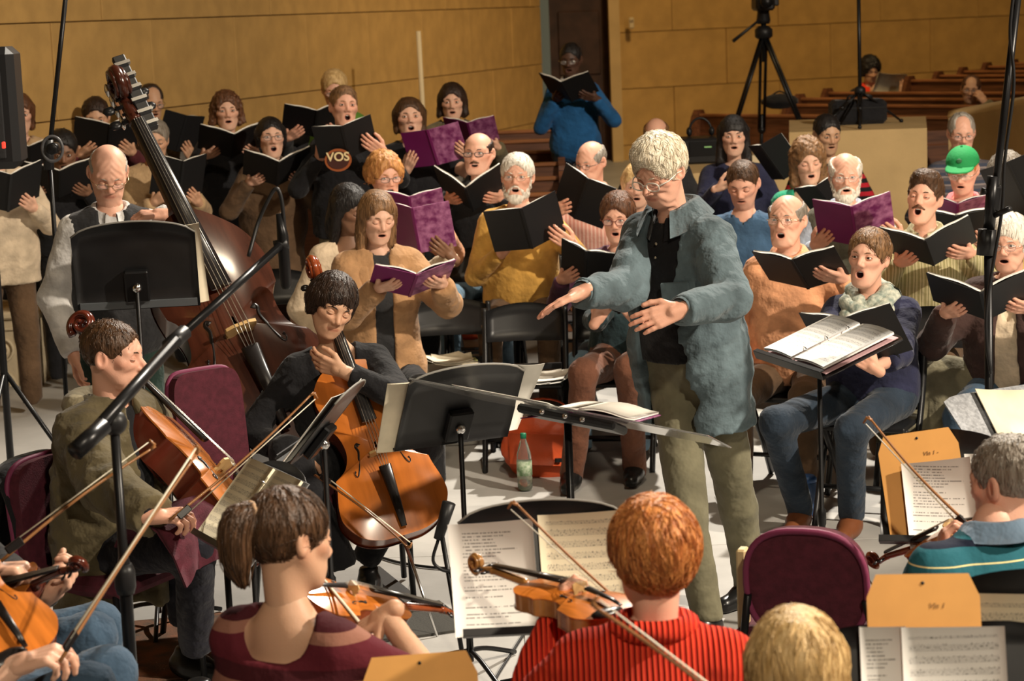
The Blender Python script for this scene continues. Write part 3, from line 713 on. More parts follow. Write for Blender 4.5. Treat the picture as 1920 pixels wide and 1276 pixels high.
# ------------------------------------------------------------------ chairs
def make_chair():
    """black wood folding chair; faces -y, seat at .45"""
    root = empty('folding_chair')
    for sd in (-1, 1):
        x = sd*.205
        m = MB(); pts = smooth_pts([(x, -.20, .012), (x, -.06, .26), (x, .10, .54), (x, .155, .72), (x, .165, .80)], 4)
        m.tube(pts, .0145, 8, flat=1.5); m.build('front_leg', BLACKP, root)
        x = sd*.178; m = MB(); m.tube([(x, .24, .012), (x, .10, .20), (x, -.12, .44)], .0145, 8, flat=1.4); m.build('rear_leg', BLACKP, root)
    def panel(z0, z1, yc, arch, m):
        x = np.linspace(-.195, .195, 11); rows = []
        for t in np.linspace(0, 1, 4):
            z = z0+(z1-z0)*t+arch*t*(1-(x/.195)**2); y = yc+.03*(1-(x/.195)**2)+(z-.7)*.25
            rows.append(np.stack([x, y, z], -1))
        m.sheet(np.stack(rows), .016)
    m = MB(); panel(.63, .785, .135, .035, m); m.build('back_panel', BLACKP, root)
    m = MB(); m.box((0, .0, .445), (.385, .36, .022), ch=.006); m.build('seat', BLACKP, root)
    m = MB(); m.tube([(-.2, -.105, .17), (.2, -.105, .17)], .011, 6); m.build('stretcher', BLACKP, root)
    m = MB(); m.tube([(-.175, .19, .10), (.175, .19, .10)], .011, 6); m.build('stretcher', BLACKP, root)
    m = MB(); m.box((0, .125, .50), (.36, .02, .03)); m.build('rail', BLACKP, root)
    return root
CH0 = [None]
def chair(label, px, py, z, yaw, d=None, p=None, group='black folding chairs of the chorus', sc=1.0):
    """px,py: centre of the seat in the photograph"""
    p = p if p is not None else (at(px, py, d) if d else atz(px, py, z+.45))
    o = copy_tree(CH0[0]) if CH0[0] else make_chair(); CH0[0] = CH0[0] or o
    o.location = (p[0], p[1], z); o.rotation_euler = (0, 0, math.radians(yaw)); tag(o, label, 'chair', group); return o
# ------------------------------------------------------------------ music stands
def stand(label, c, yaw, pitch, wd=.50, ht=.34, pole=True, floor=0, group='black music stands', arch=.035, lip=.05, desk_mat=None, offx=0, legs=True, edge=None):
    """c: centre of the desk; yaw: the way the playing side faces (0 camera); pitch: degrees leaned back from upright"""
    R = Rz(math.radians(yaw)) @ Rx(math.radians(-pitch)); c = np.asarray(c, float); root = empty('music_stand', (c[0], c[1], floor))
    tag(root, label, 'music stand', group); o = A(c[0], c[1], floor); dm = desk_mat or BLACKP
    x = np.linspace(-wd/2, wd/2, 15); rows = []
    for t in np.linspace(0, 1, 5):
        xx = x*(1-.06*max(0, t-.75)*4*0); z = -ht/2+ht*t+arch*t*(1-(2*x/wd)**2)-.02*t**6*(np.abs(2*x/wd)**8); rows.append(np.stack([xx, np.zeros(15), z], -1))
    m = MB(); m.sheet(np.stack(rows), .004, T=(R, c-o)); m.build('desk', dm, root)
    m = MB(); m.box((0, -lip/2, -ht/2), (wd, lip, .004)); m.box((0, -lip, -ht/2+.008), (wd, .004, .018)); m.v = [v @ R.T+c-o for v in m.v]; m.build('ledge', dm, root)
    if edge is not None:
        m = MB(); e = rows[-1]; m.tube(e @ R.T+c-o, .004, 5); m.build('top_edge', edge, root)
    m = MB(); m.box((0, .018, -.06), (.09, .03, .13), ch=.006); m.v = [v @ R.T+c-o for v in m.v]; m.build('bracket', BLACKM, root)
    if pole:
        b = R @ A(0, .035, -.06)+c; m = MB(); m.lathe([(.006, b[2]-floor), (.009, b[2]-floor-.005), (.009, .42), (.016, .41), (.016, .36), (.0125, .35), (.0125, .05)][::-1], 10, T=(np.eye(3), A(b[0]-o[0], b[1]-o[1], 0))); m.build('pole', BLACKM, root)
        m = MB(); m.sphere((b[0]-o[0], b[1]-o[1], b[2]-floor), .02, 10); m.build('swivel', CHROME, root)
        if legs:
            for k in range(3):
                a = math.radians(yaw+90+120*k); m = MB()
                m.tube(smooth_pts([(b[0]-o[0], b[1]-o[1], .09), (b[0]-o[0]+.10*math.cos(a), b[1]-o[1]+.10*math.sin(a), .07), (b[0]-o[0]+.27*math.cos(a), b[1]-o[1]+.27*math.sin(a), .01)], 4), .009, 7); m.build('leg', BLACKM, root)
    return root, (R, c)
def on_desk(label, T, x, z, wd, ht, m, name='sheet_music', cat='sheet music', n=1, rz=0, y=-.006, curl=.01, group=None):
    """sheet lying on a stand's desk: x,z offsets on the desk"""
    R, c = T; k = Ry(math.radians(rz)); p = c+R @ A(x, y-.002*n, z)
    xx = np.linspace(-wd/2, wd/2, 8); q = MB()
    G = np.stack([np.stack([xx, -curl*(xx/wd*2)**2, np.full(8, zz)], -1) @ k.T for zz in (-ht/2, 0, ht/2)])
    q.sheet(G, .0012*n); o = q.build(name, m, None); o.matrix_world = Matrix.Translation(p) @ Matrix(R).to_4x4(); tag(o, label, cat, group); return o

# ------------------------------------------------------------------ violin family
def outline(kind):
    if kind == 'bass': pts = [(0, 0), (.14, .006), (.25, .05), (.305, .15), (.305, .22), (.27, .33), (.245, .385)], [(.245, .385), (.195, .43), (.178, .50), (.185, .565), (.215, .605)], [(.215, .605), (.222, .68), (.215, .76), (.175, .86), (.10, .95), (.05, .99), (0, 1)]
    else: pts = [(0, 0), (.12, .006), (.22, .05), (.282, .14), (.287, .22), (.262, .33), (.255, .375)], [(.255, .375), (.19, .42), (.158, .49), (.158, .56), (.18, .625), (.222, .665)], [(.222, .665), (.213, .73), (.226, .80), (.214, .88), (.15, .96), (.06, .992), (0, 1)]
    h = np.concatenate([smooth_pts(q, 5)[:-1] for q in pts]+[A(0, 1)[None]]); l = h[1:-1][::-1]*A(-1, 1)
    return np.concatenate([h, l])
def fiddle(name, label, L, p0, axis, face, wood, wood2, kind='cello', cat='cello', group=None, pin=None, pegside=None, neck=1.0):
    """p0: bottom of the body, axis: up the instrument, face: the way the top plate looks; L body length"""
    F = frame(z=axis, y=-nrm(face)); p0 = np.asarray(p0, float); root = empty(name, p0); tag(root, label, cat, group)
    root.matrix_world = Matrix.Translation(p0) @ Matrix(F).to_4x4()
    o = outline(kind)*L; dp = {'cello': .155, 'bass': .17, 'violin': .105}[kind]*L; n = len(o); cz = .5*L
    def plate(sg, y0, ar, m):
        rows = []
        for t in (1, .97, .9, .75, .55, .35, .15, .02):
            k = 1-t; yy = y0+sg*ar*(math.sin(min(1, k*1.25)*pi/2))
            rows.append(np.c_[o[:, 0]*t, np.full(n, yy), cz+(o[:, 1]-cz)*(t**.85)])
        V = np.stack(rows); V = V if sg > 0 else V; m.grid(V[:, ::(-1 if sg < 0 else 1)], 0, closeu=True)
    m = MB(); ov = o*A(1.025, 1.0)+A(0, 0); V = np.stack([np.c_[o*.985+A(0, .0075*L), np.full(n, y)][:, (0, 2, 1)] for y in (-dp/2, dp/2)]); m.grid(V, 0, closeu=True); m.build('ribs', wood2, root)
    for nm, y0, sg, mt in (('top_plate', -dp/2, -1, wood), ('back_plate', dp/2, 1, wood2)):
        m = MB(); plate(sg, y0+sg*.006*L, .035*L, m); e = np.stack([np.c_[o, np.full(n, y)][:, (0, 2, 1)] for y in (y0-sg*.002*L, y0+sg*.006*L)]); m.grid(e, 0, closeu=True); m.build(nm, mt, root)
    yt = -dp/2-.041*L; B = mat('ebony', (.012, .010, .010), .3, spec=.4)
    for sd in (-1, 1):
        pts = smooth_pts([(sd*.085, 0, .52), (sd*.095, 0, .535), (sd*.105, 0, .52), (sd*.098, 0, .49), (sd*.112, 0, .44), (sd*.128, 0, .385), (sd*.142, 0, .36), (sd*.150, 0, .375), (sd*.143, 0, .388)], 4)*L
        oo = o[:len(o)//2+1]; tt = np.abs(pts[:, 0])/np.interp(pts[:, 2], oo[:, 1], oo[:, 0]); pts[:, 1] = -dp/2-.007*L-.035*L*np.sin(np.clip((1-tt)*1.25, 0, 1)*pi/2); m = MB(); m.tube(pts, np.interp(np.linspace(0, 1, len(pts)), [0, .1, .5, .9, 1], [.013, .006, .010, .006, .013])*L, 6, flat=.35, R2=(0, 1, 0)); m.build('f_hole', B, root)
    zb = .445*L; hb = .085*L; m = MB()
    pl = [(-.055, 0), (-.05, .25), (-.06, .55), (-.058, .86), (-.03, 1), (.03, 1), (.058, .86), (.06, .55), (.05, .25), (.055, 0), (.03, .0), (.02, .22), (-.02, .22), (-.03, 0)]
    m.prism([(a*L, b*hb) for a, b in pl], .012*L, T=(Rx(pi/2), A(0, yt+.004*L, zb))); m.build('bridge', mat('bridge_wood', (.55, .36, .15), .5), root)
    nl = {'cello': .37, 'bass': .40, 'violin': .37}[kind]*L*neck; ys = yt-hb; ang = .0
    zt = L+nl; yn = -dp/2+.0*L-.03*L
    fb = MB(); fb.tube([(0, yt-hb*.62, .62*L), (0, yt-hb*.30, L), (0, yn-.01*L, zt)], [.042*L, .035*L, .026*L], 10, flat=.45, R2=(0, 1, 0)); fb.build('fingerboard', B, root)
    nk = MB(); nk.tube([(0, -dp/2+.045*L, .985*L), (0, yn+.04*L, 1.03*L), (0, yn+.03*L, zt), (0, yn+.035*L, zt+.04*L)], [.045*L, .032*L, .027*L, .027*L], 10); nk.build('neck', wood2, root)
    tp = MB(); tp.tube([(0, yt-hb*.60, zb-.08*L), (0, yt-.03*L, .12*L), (0, yt-.01*L, .035*L)], [.034*L, .022*L, .016*L], 8, flat=.4, R2=(0, 1, 0)); tp.build('tailpiece', B, root)
    SM = mat('string_metal', (.55, .52, .45), .3, .9)
    for k in range(4):
        x = (k-1.5)*.017*L; m = MB(); m.tube([(x*.55, yn-.022*L, zt), (x, ys+.002*L, zb), (x*.7, yt-hb*.62-.01*L, zb-.085*L)], .0016*L if kind != 'violin' else .0024*L, 4); m.build('string', SM, root)
    # pegbox and scroll
    sl = .22*L if kind != 'violin' else .26*L; m = MB()
    pts = [(0, yn+.03*L, zt+.0), (0, yn+.04*L, zt+sl*.3), (0, yn+.055*L, zt+sl*.62)]
    m.tube(smooth_pts(pts, 3), np.linspace(.030, .024, 7)*L, 8); m.build('pegbox', wood2, root)
    m = MB(); th = np.linspace(.0, 4.2*pi/1.5, 40); rr = np.linspace(.072, .012, 40)*L; cc = A(0, yn+.015*L, zt+sl*.85)
    sp = np.stack([np.zeros(40), cc[1]+rr*np.cos(th), cc[2]+rr*np.sin(th)-.012*L], -1); m.tube(sp, np.linspace(.024, .020, 40)*L, 8)
    for sd in (-1, 1): m.tube(np.c_[sd*np.linspace(.014, .034, 40)*L, sp[:, 1:]], np.linspace(.013, .011, 40)*L, 6)
    m.build('scroll', wood2, root)
    for k in range(4):
        sd = 1 if k % 2 else -1; z = zt+sl*(.12+.15*k); m = MB(); m.tube([(-sd*.035*L, yn+.035*L, z), (sd*.05*L, yn+.035*L, z)], [.006*L, .009*L], 6)
        m.sphere((sd*.075*L, yn+.035*L, z), A(.026, .009, .020)*L, 8); m.build('peg', B if kind != 'bass' else BLACKM, root)
    if kind == 'violin':
        m = MB(); m.sphere((-.12*L, yt+.01*L, .03*L), A(.13, .03, .06)*L, 12); m.build('chinrest', B, root)
    if pin: m = MB(); m.tube([(0, 0, .02), (0, 0, -pin)], [.008, .004], 8); m.build('endpin', CHROME, root)
    return root
def bow(label, a, b, side=(0, 0, 1), ln=None, frog_at='a', group='bows of the string players'):
    """a: frog end, b: tip; side: direction from stick to hair"""
    a = np.asarray(a, float); b = np.asarray(b, float); ax = nrm(b-a); l = np.linalg.norm(b-a); sd = nrm(np.asarray(side, float)-ax*np.dot(side, ax))
    root = empty('bow', a); tag(root, label, 'bow', group); t = np.linspace(0, 1, 12)
    st = (ax*l)[None]*t[:, None]+sd*(.012*np.sin(pi*t))[:, None]; m = MB(); m.tube(st, np.linspace(.0048, .0032, 12), 7); m.build('stick', WOODL, root)
    m = MB(); m.tube([ax*.05+sd*.022, ax*(l-.01)+sd*.020], [.0045, .0035], 5, flat=.35); m.build('bow_hair', HAIRB, root)
    F = frame(z=ax, x=sd); m = MB(); m.box(ax*.05+sd*.012, (.024, .011, .05), F, ch=.003); m.build('frog', mat('ebony'), root)
    m = MB(); m.tube([ax*(l-.015), ax*(l)+sd*.006, ax*(l-.004)+sd*.024], [.0045, .005, .003], 6); m.build('tip', WOODL, root); return root
# ------------------------------------------------------------------ the hall
STONE = mat('limestone', (.52, .315, .105), .85, var=.10, vs=5, bump=.25, bs=90)
MORTAR = mat('mortar', (.43, .255, .085), .9)
CREAM = mat('cream_plaster', (.54, .38, .18), .8, var=.07, vs=4, bump=.1, bs=60)
PEWW = mat('pew_wood', (.115, .042, .018), .45, var=.35, vs=5, stretch=(.6, 6, 6), coat=.1)
PEWT = mat('pew_wood_lit', (.25, .10, .04), .4, var=.3, vs=5, stretch=(.6, 6, 6), coat=.2)  # lighter copy of the pew wood: light on rails and seats is painted in
FLOORM = mat('floor_stone', (.40, .39, .37), .5, var=.12, vs=3, bump=.08, bs=30, spec=.4)
FLOORJ = mat('floor_joint', (.30, .29, .275), .7)
FZ = [(-3, 0), (10.2, 0), (11.5, .17), (12.6, .2), (13.6, .24), (16.3, .30), (20, .38), (27, .55), (34, .6)]
def fz(y): return float(np.interp(y, [a for a, b in FZ], [b for a, b in FZ]))
m = MB(); m.grid(np.stack([[(x, y, z-.004) for x in (-9, 11)] for y, z in FZ][::-1])); tag(m.build('floor', FLOORM), kind='structure'); FLOOR = bpy.data.objects['floor']
T0 = None
for i in range(-6, 7):                                 # stone floor tiles of the stage
    for j in range(9):
        x, y = i*.92+(.46 if j % 2 else 0), 2.9+j*.92
        if abs(x) > .27*y+.9 or y > 10.0: continue
        if T0 is None: q = MB(); q.box((0, 0, -.006), (.914, .914, .012), ch=.001); T0 = q.build('tile', FLOORM, FLOOR)
        else: q = T0.copy(); COL.objects.link(q); q.parent = FLOOR
        (T0 if q is not None and isinstance(q, MB) else q).location = (x, y, .001)
def block_wall(name, a, b, ztop, bw, bh, zoff, xoff, zmin=0.0):
    a = A(a[0], a[1], 0); b = A(b[0], b[1], 0); L = np.linalg.norm(b-a); ux = (b-a)/L; R = frame(z=A(0, 0, 1), x=ux)
    q = MB(); q.box((L/2, .16, (ztop+zmin)/2), (L, .2, ztop-zmin)); w_ = q.build(name, MORTAR); w_.matrix_world = Matrix.Translation(a) @ Matrix(R).to_4x4(); tag(w_, kind='structure')
    protos = {}
    k = int(math.floor((zmin-zoff)/bh))
    while zoff+k*bh < ztop-.01:
        z0, z1 = max(zmin, zoff+k*bh), min(ztop, zoff+(k+1)*bh); x = -bw+((xoff+(.5*bw if k % 2 else 0)) % bw); k += 1
        while x < L-.01:
            x0, x1 = max(0, x), min(L, x+bw); x += bw
            if x1-x0 < .03 or z1-z0 < .03: continue
            key = (round(x1-x0, 2), round(z1-z0, 2))
            if key in protos: o = protos[key].copy(); COL.objects.link(o); o.parent = w_
            else: q = MB(); q.box((0, 0, 0), (x1-x0-.007, .07, z1-z0-.007), ch=.004); o = protos[key] = q.build('stone_block', STONE, w_)
            o.location = ((x0+x1)/2, .03+.003*((k*7+int(x*3)) % 3-1), (z0+z1)/2)
    return w_
WL0 = at(-330, 60, 12.2); WL1 = at(1012, 20, 25.0)
block_wall('wall_left', WL0, WL1, 4.6, 1.42, .66, 2.34-.66*4, .35)
D1 = at(1158, 15, 25.3); WR1 = at(2150, 10, 28.0)
block_wall('wall_right', D1, WR1, 4.6, 1.42, .66, 2.0-.66*4, .7, .3)
# doorway in the wall: jambs, dark door
dr = empty('door_1', (0, 0, 0)); tag(dr, kind='structure'); dm = mat('door_wood', (.045, .020, .012), .5, var=.3, vs=6)
p0, p1 = at(1028, 0, 25.35), at(1140, 0, 25.35); cx = (p0[0]+p1[0])/2; wdt = p1[0]-p0[0]
MB().box((cx, 25.5, 2.0), (wdt+.1, .06, 3.6)).build('door_leaf', dm, dr)
for z in (.9, 1.9, 2.9): MB().box((cx, 25.46, z), (wdt*.7, .03, .75), ch=.01).build('panel', dm, dr)
jb = mat('door_jamb_cool_lit', (.16, .21, .24), .6)  # blue-grey paints in the cool light falling on the left jamb
q0, q1 = at(1010, 0, 25.2)[0], at(1028, 0, 25.2)[0]; MB().box(((q0+q1)/2, 25.3, 2.0), (q1-q0, .25, 3.6)).build('jamb', jb, dr)
q0, q1 = at(1140, 0, 25.2)[0], at(1160, 0, 25.2)[0]; MB().box(((q0+q1)/2, 25.3, 2.0), (q1-q0, .30, 3.6)).build('jamb', CREAM, dr)
tag(MB().box((cx, 25.45, 4.25), (wdt+.5, .4, .9)).build('trim_1', CREAM), kind='structure')
# the rest of the church that closes the room
for nm, c, d_ in (('wall_far', (0, 34, 4.5), (30, .3, 10)), ('wall_side_right', (11.2, 12, 4.5), (.3, 46, 10)), ('wall_side_left', (-9.2, 8, 4.5), (.3, 40, 10)), ('wall_behind', (0, -5, 4.5), (24, .3, 10)), ('ceiling', (0, 14, 9.6), (30, 42, .3))):
    tag(MB().box(c, d_).build(nm, CREAM if nm != 'ceiling' else mat('ceiling_plaster', (.35, .26, .14), .9)), kind='structure')
FLOOR2 = MB(); FLOOR2.box((1, 14, -.12), (26, 42, .2)); tag(FLOOR2.build('floor_slab', FLOORJ), kind='structure')
# wall thermostat
o = empty('wall_thermostat', at(1184, 43, 25.15)); tag(o, 'small cream thermostat box on the wall right of the dark door', 'thermostat')
MB().box((0, 0, 0), (.06, .05, .13), ch=.012).build('housing', mat('thermostat_plastic', (.62, .5, .3), .5), o); MB().box((0, -.026, .02), (.04, .006, .03)).build('dial', mat('thermostat_dial', (.3, .22, .12), .5), o)
# pale pole against the left wall
pb = at(797, 240, 18.28); o = empty('banner_pole', (pb[0], pb[1], fz(18.5))); tag(o, 'pale wooden pole standing upright against the stone wall', 'pole')
zt = at(790, 58, 18.28)[2]; q = MB(); q.tube([(0, 0, .03), (-.02, 0, zt-fz(18.5))], .022, 10); q.build('shaft', mat('pale_wood', (.68, .56, .36), .5), o)
q = MB(); q.lathe([(.16, 0), (.16, .02), (.05, .05), (.03, .10)], 16); q.build('foot', PEWW, o)

# ------------------------------------------------------------------ pews
def pew(label, a, b, zrail, group, ends=True):
    """a,b: the two ends of the top rail's line (plan); the pew faces the camera"""
    a = A(a[0], a[1], 0); b = A(b[0], b[1], 0); L = np.linalg.norm(b-a); R = frame(z=A(0, 0, 1), x=(b-a)/L); zf = zrail-.86
    o = empty('pew', (*((a+b)/2)[:2], zf)); o.rotation_euler = Matrix(R).to_euler(); tag(o, label, 'pew', group)
    MB().box((0, .0, .62), (L, .03, .44), Rx(-.10)).build('back_board', PEWW, o); MB().box((0, .015, .85), (L, .06, .03), ch=.008).build('top_rail', PEWT, o)
    MB().box((0, -.24, .42), (L, .42, .035), ch=.01).build('seat', PEWT, o); MB().box((0, -.06, .22), (L, .025, .36)).build('kick_board', PEWW, o)
    for sd in (-1, 1):
        q = MB(); q.prism([(-.46, .0), (.08, .0), (.08, .84), (.05, .90), (-.03, .90), (-.07, .84), (-.12, .66), (-.42, .60), (-.47, .55)], .05, T=(Rz(pi/2) @ np.diag([1., 1, 1]), A(sd*(L/2+.02), 0, 0))); q.build('end_panel', PEWW, o)
def wallx(y): t = (y-WL0[1])/(WL1[1]-WL0[1]); return WL0[0]+t*(WL1[0]-WL0[0])
ORD = ['first', 'second', 'third', 'fourth', 'fifth', 'sixth', 'seventh', 'eighth', 'ninth']
for k in range(6):
    y = 14.05+.98*k; xa = wallx(y-.55)+.45; xb = min(.55, at(1046, 250, y)[0])
    xa = at(95, 450, y)[0] if k == 0 else xa+.75
    pew('dark wooden pew behind the standing singers, %s row from the stage' % ORD[k], (xa, y), (xb, y), 1.10+.03*k, 'pews in the middle of the church')
RE = [(1312, 214), (1483, 196), (1502, 184), (1554, 173), (1708, 150), (1762, 141), (1808, 133), (1853, 124), (1903, 118)]
for k, (px, py) in enumerate(RE):
    z = 1.31+.012*k; e = atz(px, py, z); e = at(px, py, min(e[1], 20.0+.75*k-(px-1312)/4000*21*1.1)); u = A(1, -1.1, 0)/1.4866
    L = 3.4-.1*k; pew('dark wooden pew in the rising block at right, %s row up' % ORD[k], e, e+u*L, e[2], 'raked pews on the right')
# ------------------------------------------------------------------ parapets and planter
def slab(name, pts, z0, z1, m):
    q = MB(); p = np.array(pts); n = len(p); v = np.concatenate([np.c_[p, np.full(n, z0)], np.c_[p, np.full(n, z1)]]); j = np.arange(n); k = (j+1) % n
    c = p.mean(0); v = np.concatenate([v, [[c[0], c[1], z0], [c[0], c[1], z1]]])
    q.add(v, [np.stack([j, k, k+n, j+n], -1), np.stack([k, j, np.full(n, 2*n)], -1), np.stack([j+n, k+n, np.full(n, 2*n+1)], -1)], 0, flat=True); return q.build(name, m)
zp = 1.30
c0, c1, c2, c3 = atz(1480, 268, zp), at(1738, 240, 14.9), at(1736, 232, 16.4), at(1480, 232, 16.6)
P_ = slab('parapet', [c0[:2], c1[:2], c2[:2], c3[:2]], .15, c1[2], CREAM); tag(P_, 'cream plaster parapet block under the black case', 'parapet'); ZP = c1[2]
d0, d1, d2, d3 = at(1290, 330, 14.2), at(1480, 285, 14.5), at(1480, 250, 16.2), at(1290, 290, 16.2)
o = slab('low_platform', [d0[:2], d1[:2], d2[:2], d3[:2]], .15, at(1380, 320, 14.3)[2], CREAM); tag(o, 'low cream platform behind the dark haired woman with bangs', 'platform'); ZLP = at(1380, 320, 14.3)[2]
qx = np.linspace(0, 1, 12); arc = np.array([at(1790+230*t, 216-40*t, 15.6-2.2*t+1.8*t*(1-t)) for t in qx])
q = MB(); rows = [np.c_[arc[:, :2], np.full(12, .1)], np.c_[arc[:, :2], arc[:, 2]-.0]]; q.sheet(np.stack(rows), .22); q.build('curved_parapet', CREAM); o = bpy.data.objects['curved_parapet']; tag(o, 'curved cream parapet wall at the right edge', 'parapet')
pt = MB(); pt.tube(np.c_[arc[:, :2], arc[:, 2]], .13, 8, flat=.35); pt.build('coping', CREAM, o)
pp0 = at(1730, 240, 15.9); q = MB(); q.box((pp0[0]+.25, 16.6, .7), (.7, .06, 1.1)); tag(q.build('pew_front_panel', PEWW), 'dark wood pew front panel between the two cream parapets', 'panel')
for zz in (.45, .95): MB().box((pp0[0]+.25, 16.56, zz), (.6, .03, .4), ch=.01).build('panel', PEWW, bpy.data.objects['pew_front_panel']).matrix_parent_inverse
# carved planter block at left
pc = at(92, 752, 12.6); o = empty('carved_pedestal', (pc[0]-.34, pc[1]+.3, 0)); tag(o, 'cream carved stone pedestal with scrollwork panel at the left edge', 'pedestal'); ZT = .64
PLA = mat('pedestal_stone', (.52, .43, .29), .75, var=.12, vs=9, bump=.2, bs=50)
MB().box((0, 0, ZT/2), (.62, .6, ZT-.08), ch=.01).build('body', PLA, o); MB().box((0, 0, ZT-.02), (.68, .66, .045), ch=.012).build('cap', PLA, o); MB().box((0, 0, .03), (.67, .65, .06), ch=.01).build('base', PLA, o)
fr = MB()
for bx, bz, w_, h_ in ((-.02, .54, .44, .018), (-.02, .10, .44, .018), (-.23, .32, .018, .44), (.19, .32, .018, .44)): fr.box((bx, -.305, bz), (w_, .02, h_), ch=.004)
fr.build('panel_frame', PLA, o)
for k, (sx, cz) in enumerate(((-1, .20), (1, .20), (-1, .42), (1, .42))):
    th = np.linspace(0, 2.3*2*pi, 40); rr = np.linspace(.085, .012, 40); q = MB(); sg = 1 if cz < .3 else -1
    q.tube(np.c_[-.02+sx*(.10-rr*np.cos(th)), np.full(40, -.305), cz+sg*rr*np.sin(th)], .010, 6); q.build('scroll_carving', PLA, o)
q = MB(); q.sphere((-.02, -.305, .31), (.03, .012, .05), 10); q.build('rosette', PLA, o)
# ------------------------------------------------------------------ who is in the picture
H = dict(black=hairmat('black', (.012, .010, .010)), dkbrown=hairmat('dark_brown', (.030, .015, .009)), brown=hairmat('brown', (.075, .036, .016)), chest=hairmat('chestnut', (.11, .045, .02)),
         ltbrown=hairmat('light_brown', (.20, .105, .045)), blond=hairmat('blond', (.74, .52, .25), (.46, .29, .11)), straw=hairmat('strawberry', (.62, .31, .10), (.36, .14, .04)), red=hairmat('red', (.72, .30, .085), (.40, .12, .03)),
         grey=hairmat('grey', (.30, .27, .23), (.16, .13, .10)), salt=hairmat('salt', (.42, .39, .34), (.22, .19, .16)), white=hairmat('white', (.84, .79, .70), (.60, .55, .47)))
C_ = {k: cloth(k, v) for k, v in dict(black=(.012, .012, .014), charcoal=(.028, .028, .030), navy=(.022, .024, .055), cream=(.62, .50, .36), tan=(.46, .31, .17), camel=(.38, .215, .105), brown=(.105, .062, .034),
      maroon=(.085, .018, .022), grey=(.17, .155, .135), olive=(.15, .125, .07), green=(.10, .22, .03), blue=(.018, .10, .26), mustard=(.52, .29, .065), pink=(.66, .36, .27), rose=(.80, .24, .25), peach=(.70, .34, .18),
      teal=(.022, .04, .046), purple=(.085, .032, .062), denimtee=(.045, .095, .17), emerald=(.02, .28, .16), vest=(.085, .083, .062), khaki=(.21, .19, .125), darkgreen=(.02, .04, .032), cord=(.14, .058, .034),
      jeans=(.048, .085, .135), dkjeans=(.022, .034, .052), ltjeans=(.16, .25, .33), hoodie=(.10, .08, .042), hood=(.24, .205, .13), whiteshirt=(.56, .55, .54), yellow=(.52, .37, .13), dkbrownj=(.055, .03, .026), red=(.80, .055, .022)).items()}
DENIM = cloth('denim', (.092, .128, .145), .34, .85, .5, 30, 7)
GM = dict(gold=mat('frame_gold', (.55, .42, .25), .25, 1), silver=mat('frame_silver', (.65, .63, .6), .2, 1), dark=mat('frame_dark', (.03, .022, .02), .3), clear=mat('frame_clear', (.75, .7, .62), .15, spec=.6), wine=mat('frame_wine', (.15, .03, .03), .3))
BROWNSHOE = mat('brown_leather', (.16, .055, .022), .35); BLKSHOE = mat('black_leather', (.010, .010, .010), .28)
def hold(c, R, wd, ht, who='both', low=.46, out=.30, op=24):
    """wrists and hands under the covers of a book centred at c with rotation R"""
    r = []; a = math.radians(op)
    for sd in (-1, 1):
        iw = A(-sd*math.cos(a), -math.sin(a), 0); pn = R @ A(-sd*math.sin(a), math.cos(a), 0); x = wd*out
        dv = R @ nrm(iw*.62+A(0, 0, .75)); p = c+R @ A(sd*x*math.cos(a), x*math.sin(a)-.019, -ht*low)
        r.append((p-dv*.075, dv, pn, 'book'))
    if who == 'R': r[1] = None
    if who == 'L': r[0] = None
    return r
def singer(label, head, bk=None, who='both', **kw):
    kw.setdefault('floor', fz(head[2]))
    if bk:
        b = dict(dd=.30, yaw=0, pitch=40, op=24, kind='black', roll=0, low=.46, out=.30); b.update(bk); pur = b['kind'] == 'purple'
        wd, ht = b.get('wd', .36 if pur else .44), b.get('ht', .23 if pur else .25)
        c = at(b['p'][0], b['p'][1], head[2]-b['dd']); R = Rz(math.radians(b['yaw'])) @ Rx(math.radians(b['pitch'])) @ Ry(math.radians(b['roll']))
        book(b['label'], c, b['yaw'], b['pitch'], b['op'], wd, ht, b['kind'], b['roll'], 'purple choral scores' if pur else 'black music folders', asym=b.get('asym', 0))
        if 'hands' not in kw: kw['hands'] = hold(c, R, wd, ht, who, b['low'], b['out'], b['op'])
    o = person(label, head, **kw)
    if kw.get('pose', 'sit') == 'sit' and head[2] < 15:       # every seated singer has a folding chair
        a = math.radians(kw.get('yaw', 0)); fw = A(math.sin(a), -math.cos(a), 0); sh = re.split(r' (?:behind|beside|mostly|whose|singing|at) ', label)[0].split(' ')
        while len(sh) > 11: sh = sh[:-1]
        while sh[-1] in ('in', 'and', 'with', 'over', 'pale', 'dark', 'blue', 'green', 'black', 'pink', 'olive', 'red', 'purple', 'short'): sh = sh[:-1]
        b_ = np.array(o.location); chair('black folding chair under the '+' '.join(sh), 0, 0, b_[2], kw.get('yaw', 0), p=b_+fw*.06)
    return o
def hs(style, m, **k): d = dict(style=style, mat=H[m]); d.update(k); return d
def tp(m, **k): d = dict(mat=C_[m] if isinstance(m, str) else m); d.update(k); return d
SHORT = lambda m, **k: hs('short', m, **k)
